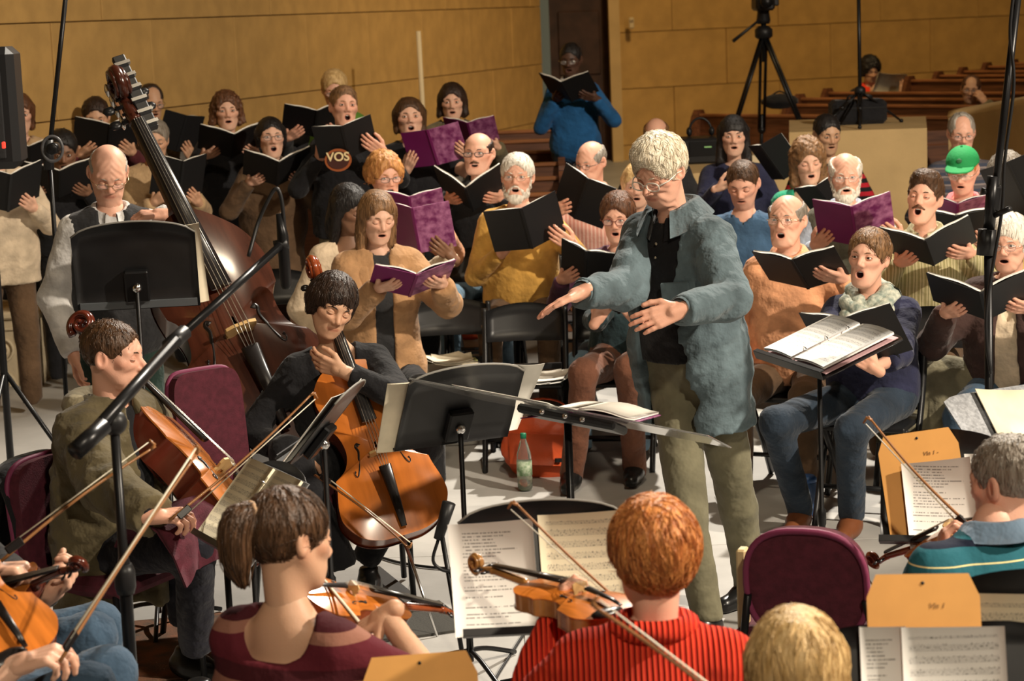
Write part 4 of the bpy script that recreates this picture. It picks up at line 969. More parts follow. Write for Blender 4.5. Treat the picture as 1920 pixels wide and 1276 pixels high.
# --- standing singers, left
singer('woman with auburn hair and beige cardigan half hidden behind the loudspeaker', (36, 214, 13.2), dict(p=(55, 303), label='black folder of the woman behind the loudspeaker', yaw=15, pitch=40), pose='stand', s=.93, yaw=20, hd=(15, 5, 0), hair=hs('bob', 'chest', len=.10), top=tp('tan', neck='crew'), bottom=C_['black'], bust=1, mouth=.5, tonekey=0)
singer('singer in cream sweater and brown trousers at the left edge', (-8, 262, 11.6), dict(p=(18, 362), label='black folder held at the left edge by the cream sweater', yaw=25, pitch=35, op=30), pose='stand', s=.94, yaw=25, hd=(20, 8, 0), hair=hs('bob', 'brown', len=.08), top=tp('cream', hem=.12), bottom=C_['brown'], bust=1, mouth=.4)
singer('dark skinned woman in black with close cropped black hair behind the microphone', (118, 285, 12.4), dict(p=(112, 345), label='black folder lying open before the woman in black', yaw=15, pitch=50, op=22), pose='stand', s=.88, yaw=15, hd=(12, 14, 0), skin='brown', hair=hs('short', 'black', t=.012), top=tp('black'), bottom=C_['black'], bust=1, mouth=.4)
singer('dark haired man in maroon shirt behind the bass scroll', (180, 220, 13.4), dict(p=(205, 262), label='black folder of the man in maroon', yaw=20, pitch=40), pose='stand', s=.93, yaw=20, hd=(10, 15, 0), skin='tan', hair=SHORT('dkbrown'), top=tp('maroon'), bottom=C_['black'], mouth=0)
singer('grey haired singer hidden behind the bass pegbox', (234, 192, 14.36), None, pose='stand', s=.97, yaw=20, hd=(15, 0, 0), skin='tan', hair=SHORT('grey'), top=tp('brown'), bottom=C_['black'], mouth=.3)
singer('man with dark goatee and glasses in grey t-shirt', (284, 192, 14.95), dict(p=(341, 250), label='black folder of the man with the goatee', yaw=22, pitch=20, op=18, roll=14, dd=.28, wd=.30, ht=.27), 'L', pose='stand', s=.98, yaw=20, hd=(28, 14, 0), skin='tan', hair=hs('thin', 'dkbrown'), top=tp('grey', sleeve=.35), bottom=C_['black'], beard=('goat', H['dkbrown']), glasses=(GM['dark'], .023, .015), mouth=.35)
singer('older woman with short grey hair and tan sweater', (288, 264, 12.7), dict(p=(340, 340), label='black folder of the older woman in tan', yaw=20, pitch=28, op=30, roll=4, wd=.36, ht=.27), pose='stand', s=.87, yaw=20, hd=(14, 10, 0), skin='tan', hair=hs('short', 'grey', t=.014), top=tp('tan'), bottom=C_['black'], bust=1.1, bulk=1.08, mouth=.35, lid=.3, wide=1.06)
singer('woman with curly auburn hair in a black dress', (425, 210, 13.5), dict(p=(437, 274), label='black folder of the curly haired woman in black', yaw=15, pitch=52, op=24), pose='stand', s=.93, yaw=18, hd=(12, -4, 0), hair=hs('curly', 'chest', len=.085, curl=.011, t=.02, flare=.015), top=tp('black', neck='wide', skirt=.45, name='dress'), bust=1, mouth=.35)
singer('dark haired woman with glasses in brown turtleneck dress', (508, 258, 12.9), dict(p=(522, 326), label='black folder of the woman in the brown dress', yaw=12, pitch=52, op=27), pose='stand', s=.87, yaw=15, hd=(14, -3, 0), hair=hs('bob', 'black', len=.06, t=.008), top=tp('brown', neck='turtle', skirt=.4, name='dress'), bust=.9, mouth=.75, glasses=(GM['dark'], .023, .015, .0012))
singer('blond man in green vest at the back by the wall', (627, 168, 14.36), dict(p=(592, 232), label='black folder of the man in the green vest', yaw=15, pitch=45, op=20), pose='stand', s=.985, yaw=10, hd=(5, 16, 0), skin='rosy', hair=SHORT('blond', t=.014), top=tp('charcoal'), jacket=tp('green', sleeve=0, name='vest', open=(.02, .05)), bottom=C_['black'], mouth=0, glasses=(GM['silver'], .023, .014, .0012))
def vos(c):
    q = at(634, 300, 12.38); n = c['kid']
    e = MB(); a = np.linspace(0, 2*pi, 29); R = Rz(math.radians(4)) @ Rx(math.radians(-4))
    def ring(rx, rz, y): return np.c_[rx*np.cos(a[:-1]), np.full(28, y), rz*np.sin(a[:-1])]
    for rx, rz, y, nm, mt in ((.078, .066, 0, 'badge', mat('print_orange', (.28, .075, .02), .8)), (.064, .052, -.004, 'badge_field', mat('print_brown', (.05, .014, .010), .8))):
        e = MB(); p = ring(rx, rz, y); e.prism(p[:, (0, 2)], .004, T=(R, q+R @ A(0, y, 0))); n(e, nm, mt)
    for tx, sz, dz in (('VOS', .07, .008), ('CIT', .022, -.03)):
        cu = bpy.data.curves.new('lettering', 'FONT'); cu.body = tx; cu.size = sz; cu.align_x = 'CENTER'; cu.extrude = .002; cu.offset = .0016
        ob = bpy.data.objects.new('tmp', cu); COL.objects.link(ob); dg = bpy.context.evaluated_depsgraph_get(); me = bpy.data.meshes.new_from_object(ob.evaluated_get(dg)); bpy.data.objects.remove(ob)
        if tx == 'CIT': continue
        t = bpy.data.objects.new('lettering', me); COL.objects.link(t); me.materials.append(mat('print_cream', (.70, .58, .32), .8))
        w_ = q+R @ A(0, -.008, dz-.012)-c['base']; t.parent = c['root']; t.matrix_local = Matrix.Translation(w_) @ (Matrix(R) @ Matrix.Rotation(pi/2, 3, 'X')).to_4x4()
singer('tall man in black sweatshirt with orange VOS print', (645, 200, 12.7), dict(p=(648, 266), label='black folder of the man in the printed sweatshirt', yaw=-8, pitch=30, op=20, roll=-3, dd=.33, out=.42, low=.3, asym=14, wd=.37, ht=.22), pose='stand', s=.985, yaw=8, hd=(18, -6, 4), skin='rosy', hair=SHORT('ltbrown'), top=tp('black', hem=.12), bottom=C_['khaki'], mouth=.9, bulk=1.04, extra=vos)
singer('woman with straight brown bob in black t-shirt', (768, 222, 13.1), dict(p=(812, 276), kind='purple', label='purple score of the woman in the black t-shirt', yaw=-14, pitch=18, op=12, roll=-10, dd=.30, wd=.38, out=.46, low=.28), pose='stand', s=.92, yaw=10, hd=(6, -8, 0), hair=hs('bob', 'brown', len=.095, t=.013), top=tp('black', sleeve=.4), bottom=C_['black'], bust=1.1, bulk=1.05, mouth=.7, wide=1.08)
singer('woman with dark bob in olive cardigan by the wall', (848, 192, 14.36), dict(p=(882, 252), kind='purple', label='purple score of the woman in the olive cardigan', yaw=-10, pitch=45, op=18), pose='stand', s=.91, yaw=5, hd=(0, 0, 0), hair=hs('bob', 'dkbrown', len=.10, t=.015, flare=.01), top=tp('grey', neck='v'), jacket=tp('olive', open=(.03, .06), name='cardigan'), bottom=C_['black'], bust=1, mouth=.35)
singer('dark skinned man in bright blue sweater standing before the dark door', (1070, 112, 16.3), dict(p=(1062, 172), label='black folder of the man in the blue sweater', yaw=-25, pitch=52, op=24, dd=.30), pose='stand', s=.98, yaw=-12, hd=(-14, 10, 0), skin='dark', hair=SHORT('black'), top=tp('blue', hem=.10), bottom=C_['black'], mouth=.4, glasses=(GM['silver'], .023, .015, .0014), collar=C_['whiteshirt'], shw=.95)
# --- seated singers, middle
singer('woman with strawberry blond curls and glasses behind the dark haired woman', (722, 330, 11.7), dict(p=(772, 398), kind='purple', label='purple score of the strawberry blond woman', yaw=-5, pitch=38, op=20, dd=.34), yaw=10, hd=(22, 8, 0), skin='rosy', hair=hs('curly', 'straw', len=.045, curl=.009, t=.022), top=tp('whiteshirt'), jacket=tp('peach', open=(.04, .06), name='cardigan'), bottom=C_['black'], bust=1.1, mouth=.55, old=.6, glasses=(GM['dark'], .024, .015, .0014), wide=1.05)
singer('dark skinned woman with long black hair and cream top', (656, 392, 11.0), dict(p=(780, 432), kind='purple', label='purple score nearest the camera beside the camel blazer', yaw=-22, pitch=18, op=28, dd=.22, wd=.38, ht=.25), 'L', floor=.08, yaw=22, hd=(48, 18, 0), skin='brown', hair=hs('long', 'black', len=.19, t=.012), top=tp('cream', neck='scoop'), bottom=C_['black'], bust=1, mouth=0, lid=.2)
def blaz(c):
    m = MB()
    for sd in (-1, 1):
        p = [c['N']+c['X']*sd*.075-c['BK']*.02+c['UP']*.015, c['N']+c['X']*sd*.10-c['BK']*.125-c['UP']*.10, c['N']+c['X']*sd*.055-c['BK']*.165-c['UP']*.24]
        m.tube(smooth_pts(p, 5), np.interp(np.linspace(0, 1, 11), [0, .5, 1], [.018, .036, .006]), 8, flat=.25)
    c['kid'](m, 'lapels', C_['camel'])
singer('young woman with long light brown hair in camel blazer', (708, 408, 10.3), dict(p=(775, 535), kind='purple', label='purple score lying open in the hands of the camel blazer woman', yaw=12, pitch=62, op=18, dd=.42, wd=.40, ht=.28, low=.1, out=.28), floor=0, yaw=14, hd=(20, 14, 3), skin='pale', hair=hs('long', 'ltbrown', len=.22, t=.013, fwd=-.02, flare=.006), top=tp('charcoal', neck='crew'), jacket=tp('camel', open=(.035, .05), hem=.16, name='blazer'), bottom=C_['black'], bust=.9, mouth=.3, lid=.15, s=1.0, extra=blaz)
singer('bald man with dark framed glasses and moustache in black sweater', (897, 288, 12.3), dict(p=(880, 374), label='black folder spread wide by the man in the black sweater', yaw=-8, pitch=58, op=38, dd=.36, wd=.48, ht=.28), yaw=-8, hd=(-16, -2, 0), skin='rosy', hair=hs('bald', 'dkbrown', t=.004), top=tp('black'), bottom=C_['ltjeans'], collar=C_['charcoal'], mouth=.4, beard=('mous', H['brown']), glasses=(GM['dark'], .025, .014, .0022), bulk=1.15, wide=1.08, jowl=1, stubble=.2)
singer('white bearded man with glasses in mustard sweater', (970, 332, 11.4), dict(p=(988, 428), label='black folder of the man in the mustard sweater', yaw=-14, pitch=26, op=22, roll=-6, dd=.36, asym=20, out=.40, wd=.42, ht=.25), yaw=-4, hd=(-8, -2, 2), skin='rosy', hair=SHORT('white', t=.012), top=tp('mustard', neck='v', vd=.12), bottom=C_['brown'], beard=('full', H['white']), glasses=(GM['gold'], .023, .014, .0011), mouth=.5, bulk=1.15, belly=.7, old=1, wide=1.04,
       extra=lambda c: c['kid'](MB().add(*(lambda V, Q: (V, [Q]))(*nets(lambda P: d_ell(P, c['N']-c['BK']*.052-c['UP']*.085, (.062, .072, .085)), c['N']-.25, c['N']+.25, .012))), 'undershirt', C_['denimtee']))
singer('bald man with glasses in pale pink striped shirt', (1108, 304, 12.4), dict(p=(1090, 372), label='black folder tilted before the man in the pink striped shirt', yaw=-30, pitch=16, op=14, roll=28, dd=.34, wd=.34, ht=.28), 'R', yaw=-20, hd=(-38, 12, 0), skin='rosy', hair=hs('bald', 'salt', t=.005), top=tp(stripes('pinkstripe', [(0, (.62, .30, .24)), (.6, (.74, .50, .42))], .022, 0)), bottom=C_['brown'], collar=C_['pink'], glasses=(GM['dark'], .023, .014, .0013), mouth=.2, bulk=1.1, old=.6)
singer('blond woman mostly hidden behind the conductor', (1196, 348, 12.3), None, yaw=-10, hd=(-10, 5, 0), hair=hs('bob', 'blond', len=.09), top=tp('grey'), bottom=C_['black'], bust=1, mouth=.3)
singer('balding man whose crown shows above the conductor', (1230, 256, 14.0), None, yaw=-10, hd=(-10, 5, 0), skin='rosy', hair=hs('bald', 'ltbrown'), top=tp('charcoal'), bottom=C_['black'], mouth=.2)
singer('woman with short chestnut hair, glasses and purple cardigan', (1158, 408, 11.0), dict(p=(1098, 500), label='black folder of the woman in the purple cardigan', yaw=-30, pitch=36, op=14, roll=20, dd=.25, wd=.30, ht=.24), 'R', floor=.0, yaw=-15, hd=(-14, 8, 0), skin='rosy', hair=hs('short', 'chest', t=.017), top=tp('purple'), bottom=C_['ltjeans'], bust=1.1, bulk=1.08, mouth=.5, old=.5, glasses=(GM['wine'], .024, .016, .0018))
hh_ = at(1152, 590, 9.45)
book('small black book open in the hands beside the conductor\'s hip', at(1157, 572, 9.98), -8, 62, 26, .24, .22, 'black', 0, 'black music folders')
kn = atz(1095, 725, .55)
person('seated singer in dark teal sweater and brown trousers, legs crossed', (1210, 470, 10.5), 0, 'sit', -10, (-10, 25, 0), 'rosy', hs('short', 'brown'), hands=[(at(1120, 598, 10.05), A(.5, 0, .8), A(0, 1, .3), 'book'), (at(1190, 596, 10.05), A(-.5, 0, .8), A(0, 1, .3), 'book')], top=tp('teal', hem=.06, amp=.006), bottom=C_['cord'], shoes=BLKSHOE, slean=15, lean=4, bulk=1.12, mouth=.2,
       legs=[(at(1095, 700, 10.0), at(1072, 890, 10.1)), (at(1180, 690, 9.95), at(1190, 880, 10.2))])
# --- seated singers, right
singer('woman with long black hair and bangs in dark sweater', (1375, 256, 13.1), None, yaw=-14, hd=(-4, 0, 0), hair=hs('long', 'black', len=.17, t=.014, fringe=1.0, flare=.012), top=tp('navy'), bottom=C_['black'], bust=1, mouth=.3, hands=[(at(1348, 352, 12.75), A(.8, -.2, .3), A(0, .6, .8), 'curl'), None])
book('black folder held at an angle by the woman with bangs', at(1448, 304, 12.7), -38, 30, 24, .30, .26, 'black', -20, 'black music folders')
singer('short haired man in blue t-shirt beside the conductor\'s shoulder', (1393, 345, 11.4), None, yaw=-14, hd=(-18, 22, 0), skin='rosy', hair=SHORT('brown', t=.006), top=tp('denimtee', sleeve=.35), bottom=C_['black'], mouth=.15, lid=.2, stubble=.15, bulk=1.05, wide=1.05)
singer('woman with long curly light brown hair in green top', (1515, 302, 12.2), dict(p=(1552, 378), label='black folder of the curly haired woman in green', yaw=-18, pitch=36, op=20, roll=-25, dd=.32, wd=.32, ht=.26), yaw=-8, hd=(2, 12, -4), skin='pale', hair=hs('curly', 'ltbrown', len=.15, curl=.011, t=.022, flare=.012, cf=130), top=tp('emerald', neck='scoop'), bottom=C_['black'], bust=1, mouth=.5, lid=.3)
singer('man with close cropped black hair and red striped shirt behind the curly woman', (1551, 252, 13.4), None, yaw=-5, hd=(12, 12, 0), skin='olive', hair=SHORT('black', t=.007), top=tp(stripes('redstripe', [(0, (.42, .018, .03)), (.5, (.015, .014, .016))], .055)), bottom=C_['black'], mouth=.2)
singer('man with white beard and glasses in olive vest over blue shirt', (1585, 330, 11.1), dict(p=(1602, 424), kind='purple', label='purple score of the bearded man in the vest', yaw=-8, pitch=40, op=22, roll=-6, dd=.34, wd=.42, ht=.29, out=.45), yaw=-8, hd=(-6, 4, 0), skin='rosy', hair=hs('bald', 'white', t=.012), top=tp(cloth('palebl', (.42, .48, .58)), neck='collar'), jacket=tp('vest', sleeve=0, neck='v', vd=.15, name='vest'), bottom=C_['brown'], collar=cloth('palebl', (.42, .48, .58)), beard=('full', H['white']), glasses=(GM['silver'], .023, .014, .0011), mouth=.25, bulk=1.06, old=.8)
singer('bald man with round glasses singing in peach shirt', (1475, 413, 9.9), dict(p=(1500, 514), label='black folder with a purple score inside held by the peach shirt', yaw=-20, pitch=54, op=16, roll=-6, dd=.36, wd=.40, ht=.27, low=.2), 'L', floor=0, yaw=-22, hd=(-26, -4, 0), skin='rosy', hair=hs('bald', 'grey', t=.008), top=tp('peach', neck='collar'), bottom=C_['brown'], collar=C_['peach'], glasses=(GM['gold'], .024, .017, .0012), mouth=.65, bulk=1.14, belly=.8, old=.8, wide=1.05, jowl=.6)
singer('man with ginger moustache singing in green striped shirt', (1733, 372, 10.35), dict(p=(1742, 474), label='black folder of the man in the striped shirt', yaw=-8, pitch=54, op=26, roll=-12, dd=.36, wd=.47), floor=.04, yaw=-22, hd=(-26, -10, 6), skin='rosy', hair=hs('puff', 'brown', t=.010, curl=.004), top=tp(stripes('greenstripe', [(0, (.30, .27, .13)), (.35, (.50, .44, .26)), (.55, (.22, .20, .09)), (.7, (.46, .41, .24))], .03, 0), neck='collar'), bottom=C_['brown'], collar=cloth('stripecol', (.42, .38, .22)), beard=('mous', H['chest']), mouth=.95, lid=.25)
def cap_(kid, HR, C):
    g = mat('cap_green', (.015, .26, .075), .8, bump=.2, bs=80)
    def f(P):
        d = d_ell(P, (0, .012, .048), (.090, .108, .088)); d = np.maximum(d, -(P[:, 2]-.040-.10*(P[:, 1]+.02)))
        q = P-A(0, -.085, .052+0); b = np.maximum(np.sqrt((q[:, 0]/.074)**2+(q[:, 1]/.085)**2)-1, 0)*.08; b = np.sqrt(b*b+(q[:, 2]-.10*q[:, 1]+2.2*q[:, 0]**2-.006)**2)-.0045; return smin(d, np.maximum(b, P[:, 1]+.03), .006)
    V, Q = nets(f, (-.12, -.21, .0), (.12, .14, .16), .0055); m = MB(); m.add(V, [Q], 0, (HR, C)); o = kid(m, 'baseball_cap', g)
    m = MB(); m.sphere(HR @ A(0, .01, .137)+C, .007, 8); kid(m, 'cap_button', g); m = MB(); m.sphere(HR @ A(0, -.086, .088)+C, (.016, .006, .014), 10, R=HR @ Rx(-.5)); kid(m, 'cap_emblem', mat('emblem', (.03, .12, .05), .7))
singer('man in green baseball cap and bright pink shirt', (1805, 320, 11.6), dict(p=(1795, 402), kind='purple', label='purple score of the man in the green cap', yaw=-10, pitch=55, op=18, dd=.32), yaw=-16, hd=(-22, 16, 0), skin='rosy', hair=SHORT('red', t=.005), top=tp('rose', neck='collar'), bottom=C_['brown'], collar=C_['rose'], glasses=(GM['silver'], .023, .014, .0012), mouth=.25, hat=cap_, lid=.3)
singer('older man with cropped grey hair and plaid shirt behind the green cap', (1803, 250, 13.0), None, yaw=-8, hd=(-4, 12, 0), skin='rosy', hair=hs('thin', 'salt', t=.006), top=tp(stripes('plaid', [(0, (.10, .09, .10)), (.4, (.24, .20, .19)), (.6, (.05, .06, .09))], .05)), bottom=C_['black'], glasses=(GM['dark'], .023, .015, .0012), mouth=.2, old=.6)
singer('woman with wavy grey hair in yellow cardigan at the right edge', (1886, 336, 10.9), dict(p=(1790, 430), label='black folder held in front of the yellow cardigan', yaw=-8, pitch=50, op=12, dd=.25, wd=.42), floor=.06, yaw=-18, hd=(-28, 8, 0), skin='rosy', hair=hs('short', 'grey', t=.022, curl=.006), top=tp('yellow'), bottom=C_['black'], bust=1.1, mouth=.2, old=.7, glasses=(GM['silver'], .023, .015, .0012))
book('black folder raised at the right edge beside the grey haired woman', at(1912, 352, 10.6), -40, 15, 16, .42, .29, 'black', -20, 'black music folders')
singer('woman with straight white hair in dark brown jacket', (1893, 456, 9.25), dict(p=(1845, 574), label='black folder of the white haired woman', yaw=-12, pitch=54, op=26, roll=-6, dd=.40, wd=.50), floor=0, yaw=-24, hd=(-30, 4, 0), skin='rosy', hair=hs('bob', 'white', len=.06, t=.012, fringe=.6), top=tp('cream', neck='v'), jacket=tp('dkbrownj', open=(.03, .07), name='jacket'), bottom=C_['jeans'], bust=1.1, bulk=1.08, mouth=.35, old=.7, glasses=(GM['silver'], .023, .015, .0012), shoes=BROWNSHOE)
def scarf(c):
    m = MB(); a = np.linspace(0, 2*pi, 33)
    for k, (r, dz, tr) in enumerate(((.078, .030, .030), (.098, -.005, .036), (.110, -.045, .032))):
        p = c['N']+c['X']*(r*np.cos(a))[:, None]-c['BK']*(r*1.05*np.sin(a)+.012*k)[:, None]+c['UP']*(dz-.045*np.clip(np.sin(a), 0, 1)+.012*np.sin(3*a+k))[:, None]
        m.tube(p, tr*(1+.18*np.sin(7*a+2*k)), 10, cap=False)
    c['kid'](m, 'scarf', mat('scarf_print', (.60, .60, .50), .9, col2=(.20, .25, .22), vs=38, bump=.5, bs=60))
pt_ = lambda x, y, d: at(x, y, d)
singer('young woman with short brown hair and patterned scarf singing behind the binder stand', (1628, 484, 9.2), None, floor=0, yaw=-24, hd=(-30, -6, 4), skin='rosy', hair=hs('short', 'ltbrown', t=.016, sl=.05, strands=420), top=tp('navy', hem=.10, sleeve=.78), bottom=C_['dkjeans'], shoes=BROWNSHOE, bust=.9, mouth=.85, lid=.75, lean=4, extra=scarf,
       hands=[(at(1535, 690, 8.75), A(.4, -.2, .7), A(.2, 1, .2), 'book'), (at(1640, 690, 8.7), A(-.7, -.2, .55), A(0, 1, .2), 'book')], legs=[(at(1455, 792, 8.85), at(1500, 955, 9.1)), (at(1596, 805, 8.75), at(1596, 965, 8.95))])
book('black folder in the lap of the woman with the scarf', at(1600, 640, 8.75), -24, 40, 16, .42, .29, 'black', -10, 'black music folders')
# --- listeners in the pews
singer('woman with curly black hair reading in the raised pews', (1632, 132, 21.6), None, floor=.42, yaw=10, hd=(10, 18, 0), skin='tan', hair=hs('curly', 'black', len=.07, curl=.014, t=.03), top=tp('black'), jacket=None, bottom=C_['black'], bust=1, mouth=0, collar=C_['red'], hands=[(at(1640, 180, 21.2), A(.5, 0, .8), A(0, 1, 0), 'book'), (at(1690, 176, 21.2), A(.2, 0, .9), A(0, 1, 0), 'book')])
q = MB(); x = np.linspace(-.2, .2, 9); G = np.stack([np.stack([x, .03*np.sin(x*9)+.02*np.abs(x)*6, np.full(9, z)], -1) for z in (-.15, 0, .15)]); q.sheet(G, .004); o = q.build('newspaper', PAPERC); o.location = at(1668, 166, 21.15); o.rotation_euler = (.35, .15, .5); tag(o, 'open newspaper held by the woman in the pews', 'newspaper')
singer('man in olive jacket leaning on his hand in the raised pews', (1820, 168, 18.6), None, floor=.34, yaw=-10, hd=(-14, 6, 6), skin='tan', hair=hs('thin', 'chest'), top=tp('peach', neck='collar'), jacket=tp('olive', open=(.02, .05)), bottom=C_['black'], mouth=0, glasses=(GM['dark'], .023, .015), hands=[None, (at(1846, 192, 18.4), A(-.5, .2, .8), A(-.4, .8, 0), 'curl')], hint=[None, (.6, -.2, -.7)])
# ------------------------------------------------------------------ conductor
def cond(c):
    # placket buttons of the polo, belt
    m = MB()
    for k in range(3): m.sphere(c['N']-c['BK']*(.118+.012*k)-c['UP']*(.07+.05*k)+c['X']*.004, (.006, .003, .006), 8, R=c['SF'])
    c['kid'](m, 'buttons', mat('polo_button', (.35, .30, .22), .4))
    m = MB(); a = np.linspace(0, 2*pi, 29); z = .095
    m.tube(c['Hp']+c['UP']*z+c['X']*(.196*np.cos(a))[:, None]+c['BK']*(.142*np.sin(a)+.0)[:, None], .019, 6, cap=False, flat=.35); c['kid'](m, 'belt', mat('belt_leather', (.05, .022, .012), .4))
    m = MB(); m.box(c['Hp']+c['UP']*z-c['BK']*.150, (.045, .012, .035), c['SF'], ch=.003); c['kid'](m, 'buckle', CHROME)
    # jacket collar of the denim shirt
    m = MB(); rows = []; ph = np.linspace(.55, 2*pi-.55, 25)
    for rad, dz, pt in ((.078, .028, 0), (.080, .070, 0), (.096, .066, .004), (.142, .008, .03)):
        fx = np.clip(np.cos(ph), 0, 1); rows.append(c['N']+c['X']*(rad*np.sin(ph)*1.05)[:, None]-c['BK']*(rad*np.cos(ph))[:, None]+c['UP']*(dz-.035*fx-pt*fx)[:, None])
    m.sheet(np.stack(rows), .005); c['kid'](m, 'shirt_collar', DENIM)
    m = MB(); R = c['SF']; p = c['N']-c['UP']*.255-c['BK']*.166+c['X']*.115
    m.box(p, (.105, .012, .12), R @ Rz(.42), ch=.004); c['kid'](m, 'chest_pocket', DENIM)
    for (S_, e_, w_, *_x) in c['arms']:
        d_ = nrm(w_-e_); m = MB(); m.tube([w_-d_*.075, w_-d_*.07, w_-d_*.012, w_-d_*.006], [.046, .050, .047, .044], 16, cap=False); c['kid'](m, 'cuff', DENIM)
person('conductor with white hair and clear glasses, denim shirt open over a black polo, hands raised', (1238, 322, 7.7), 0, 'stand', -46, (-42, 27, 2), 'rosy', dict(style='puff', mat=hairmat('conductor', (.90, .83, .68), (.66, .57, .42)), t=.016, strands=900, sl=.05, curl=.003, lift=.35, mess=.35, sr=.0012),
       hands=[(at(1088, 549, 7.42), A(-1, -.10, -.40), A(-.2, -.25, -1), 'flat'), (at(1272, 582, 7.22), A(-1, -.12, -.28), A(-.05, 1, -.45), 'flat')], hint=[(-.1, -.6, -.6), (1, .3, -.45)], lean=7, hfwd=.07, s=1.03, bulk=1.12, belly=.25, old=1, jowl=.6, lid=.12, mouth=0, nose=1.1,
       top=tp('black', neck='collar', sleeve=.3, hem=-.06), jacket=dict(mat=DENIM, open=(.075, .115), opsh=.015, hem=.215, sleeve=.985, neck='collar', loose=.003, amp=.0085, name='denim_shirt'), bottom=cloth('olivekhaki', (.15, .138, .088), .2, .85, .6, 18), shoes=BLKSHOE, collar=C_['black'], glasses=(GM['clear'], .026, .017, .0026), extra=cond, lod=.75,
       legs=[(at(1290, 960, 7.55), at(1325, 1150, 7.5)), (at(1385, 950, 7.85), at(1408, 1120, 7.95))])
# ------------------------------------------------------------------ bass player and bass
BW1 = mat('bass_top_wood', (.060, .017, .009), .22, var=.35, vs=5, coat=.6, stretch=(5, 1, .7)); BW2 = mat('bass_back_wood', (.06, .015, .008), .25, var=.3, vs=5, coat=.5)
CW1 = mat('cello_top_wood', (.50, .145, .022), .25, var=.30, vs=4, coat=.5, stretch=(4, 1, .6)); CW2 = mat('cello_back_wood', (.23, .045, .012), .25, var=.28, vs=5, coat=.5)
CX1 = mat('old_cello_top_wood', (.36, .115, .022), .25, var=.35, vs=4, coat=.5, stretch=(4, 1, .6)); CX2 = mat('old_cello_back_wood', (.095, .018, .009), .22, var=.3, vs=5, coat=.6)
VW1 = mat('violin_top_wood', (.52, .155, .022), .25, var=.25, vs=12, coat=.5, stretch=(4, 1, .6)); VW2 = mat('violin_back_wood', (.26, .055, .014), .25, var=.3, vs=12, coat=.5)
VY2 = mat('golden_violin_wood', (.36, .17, .05), .25, var=.3, vs=14, coat=.5)
br = at(436, 672, 8.55); nt_ = at(250, 282, 9.0); ax = nrm(nt_-br); L = np.linalg.norm(nt_-br)/.955
bass = fiddle('double_bass', 'dark reddish brown double bass leaning back against its player', L, br-ax*.445*L-nrm(A(.3, -1, .45))*(-.16*L), ax, A(.28, -1, .45), BW1, BW2, 'bass', 'double bass', pin=.30)
q = MB()                                               # low-string extension beside the scroll
zt = L+.40*L
q.box((.045*L, -.085*L, zt+.13*L), (.05*L, .03*L, .34*L), ch=.005); q.build('low_string_extension', BLACKPL, bass)
for k in range(6): MB().box((.045*L, -.105*L, zt-.02*L+.055*L*k), (.06*L, .02*L, .014*L)).build('extension_key', CHROME, bass)
for k in range(4): q = MB(); q.lathe([(.028*L, 0), (.028*L, .006*L), (.01*L, .012*L)], 12, T=(Ry(-pi/2), A(-.035*L, -.04*L, zt+.05*L+.05*L*k))); q.build('machine_head', CHROME, bass)
person('bald bass player in black vest over pale shirt, glancing down at his stand', (203, 325, 9.15), 0, 'stand', 12, (14, 30, 3), 'rosy', hs('bald', 'salt', t=.003, rec=.02, strands=60), hands=[(at(138, 665, 9.05), A(.05, -.1, -1), A(1, .2, 0), 'relax'), (at(305, 402, 8.75), A(-1, -.25, .05), A(-.2, .2, -1), 'curl')], hint=[(-1, .3, -.2), (.8, -.1, -.7)],
       s=1.02, bulk=1.06, top=tp('whiteshirt', neck='collar', loose=.008, amp=.007), jacket=tp('charcoal', sleeve=0, neck='v', vd=.16, hem=.10, name='vest'), bottom=C_['darkgreen'], collar=C_['whiteshirt'], glasses=(GM['gold'], .024, .014, .0013), old=.9, mouth=0, lid=.1, wide=1.03, shoes=BLKSHOE)
# ------------------------------------------------------------------ left cellist
sc_ = at(128, 630, 7.45); bt = at(485, 1035, 6.95); v_ = sc_-bt; L = np.linalg.norm(v_)/1.56
fiddle('cello', 'dark cello of the man in the olive jacket seen edge on', L, bt, v_, A(1, -.06, .58), CX1, CX2, 'cello', 'cello', 'cellos', pin=.34)
def hood(c):
    m = MB(); a = np.linspace(.5, 2*pi-.5, 25)
    m.tube(c['N']+c['X']*(.098*np.sin(a))[:, None]-c['BK']*(.085*np.cos(a)-.03)[:, None]+c['UP']*(-.002-.05*np.clip(np.cos(a), 0, 1))[:, None], .040+.012*np.clip(-np.cos(a), 0, 1), 10); c['kid'](m, 'hood', C_['hood'])
person('cellist in olive jacket with grey hood in profile, cropped brown hair', (213, 668, 7.1), 0, 'sit', 62, (80, 6, 0), 'rosy', SHORT('brown', t=.005, strands=420, sl=.02), hands=[(at(292, 972, 6.55), A(1, -.15, .05), A(.1, .3, -1), 'bow'), (at(235, 745, 7.45), A(-.2, .3, .9), A(-1, 0, 0), 'neck')], hint=[(-.3, -.8, -.7), (.2, .8, -.6)], lean=4,
       top=tp('black', neck='crew'), jacket=tp('hoodie', open=(.03, .08), hem=.22, loose=.018, amp=.009, name='jacket'), bottom=cloth('darktrouser', (.015, .015, .022)), shoes=BLKSHOE, mouth=0, lid=.15, old=.8, nose=1.1, extra=hood, lod=.9,
       legs=[(at(365, 1030, 6.75), at(368, 1205, 6.9)), (at(330, 985, 7.25), at(345, 1150, 7.3))])
bow('cello bow of the man in the olive jacket', at(318, 974, 6.5), at(588, 735, 6.75), (.2, -.3, -1))
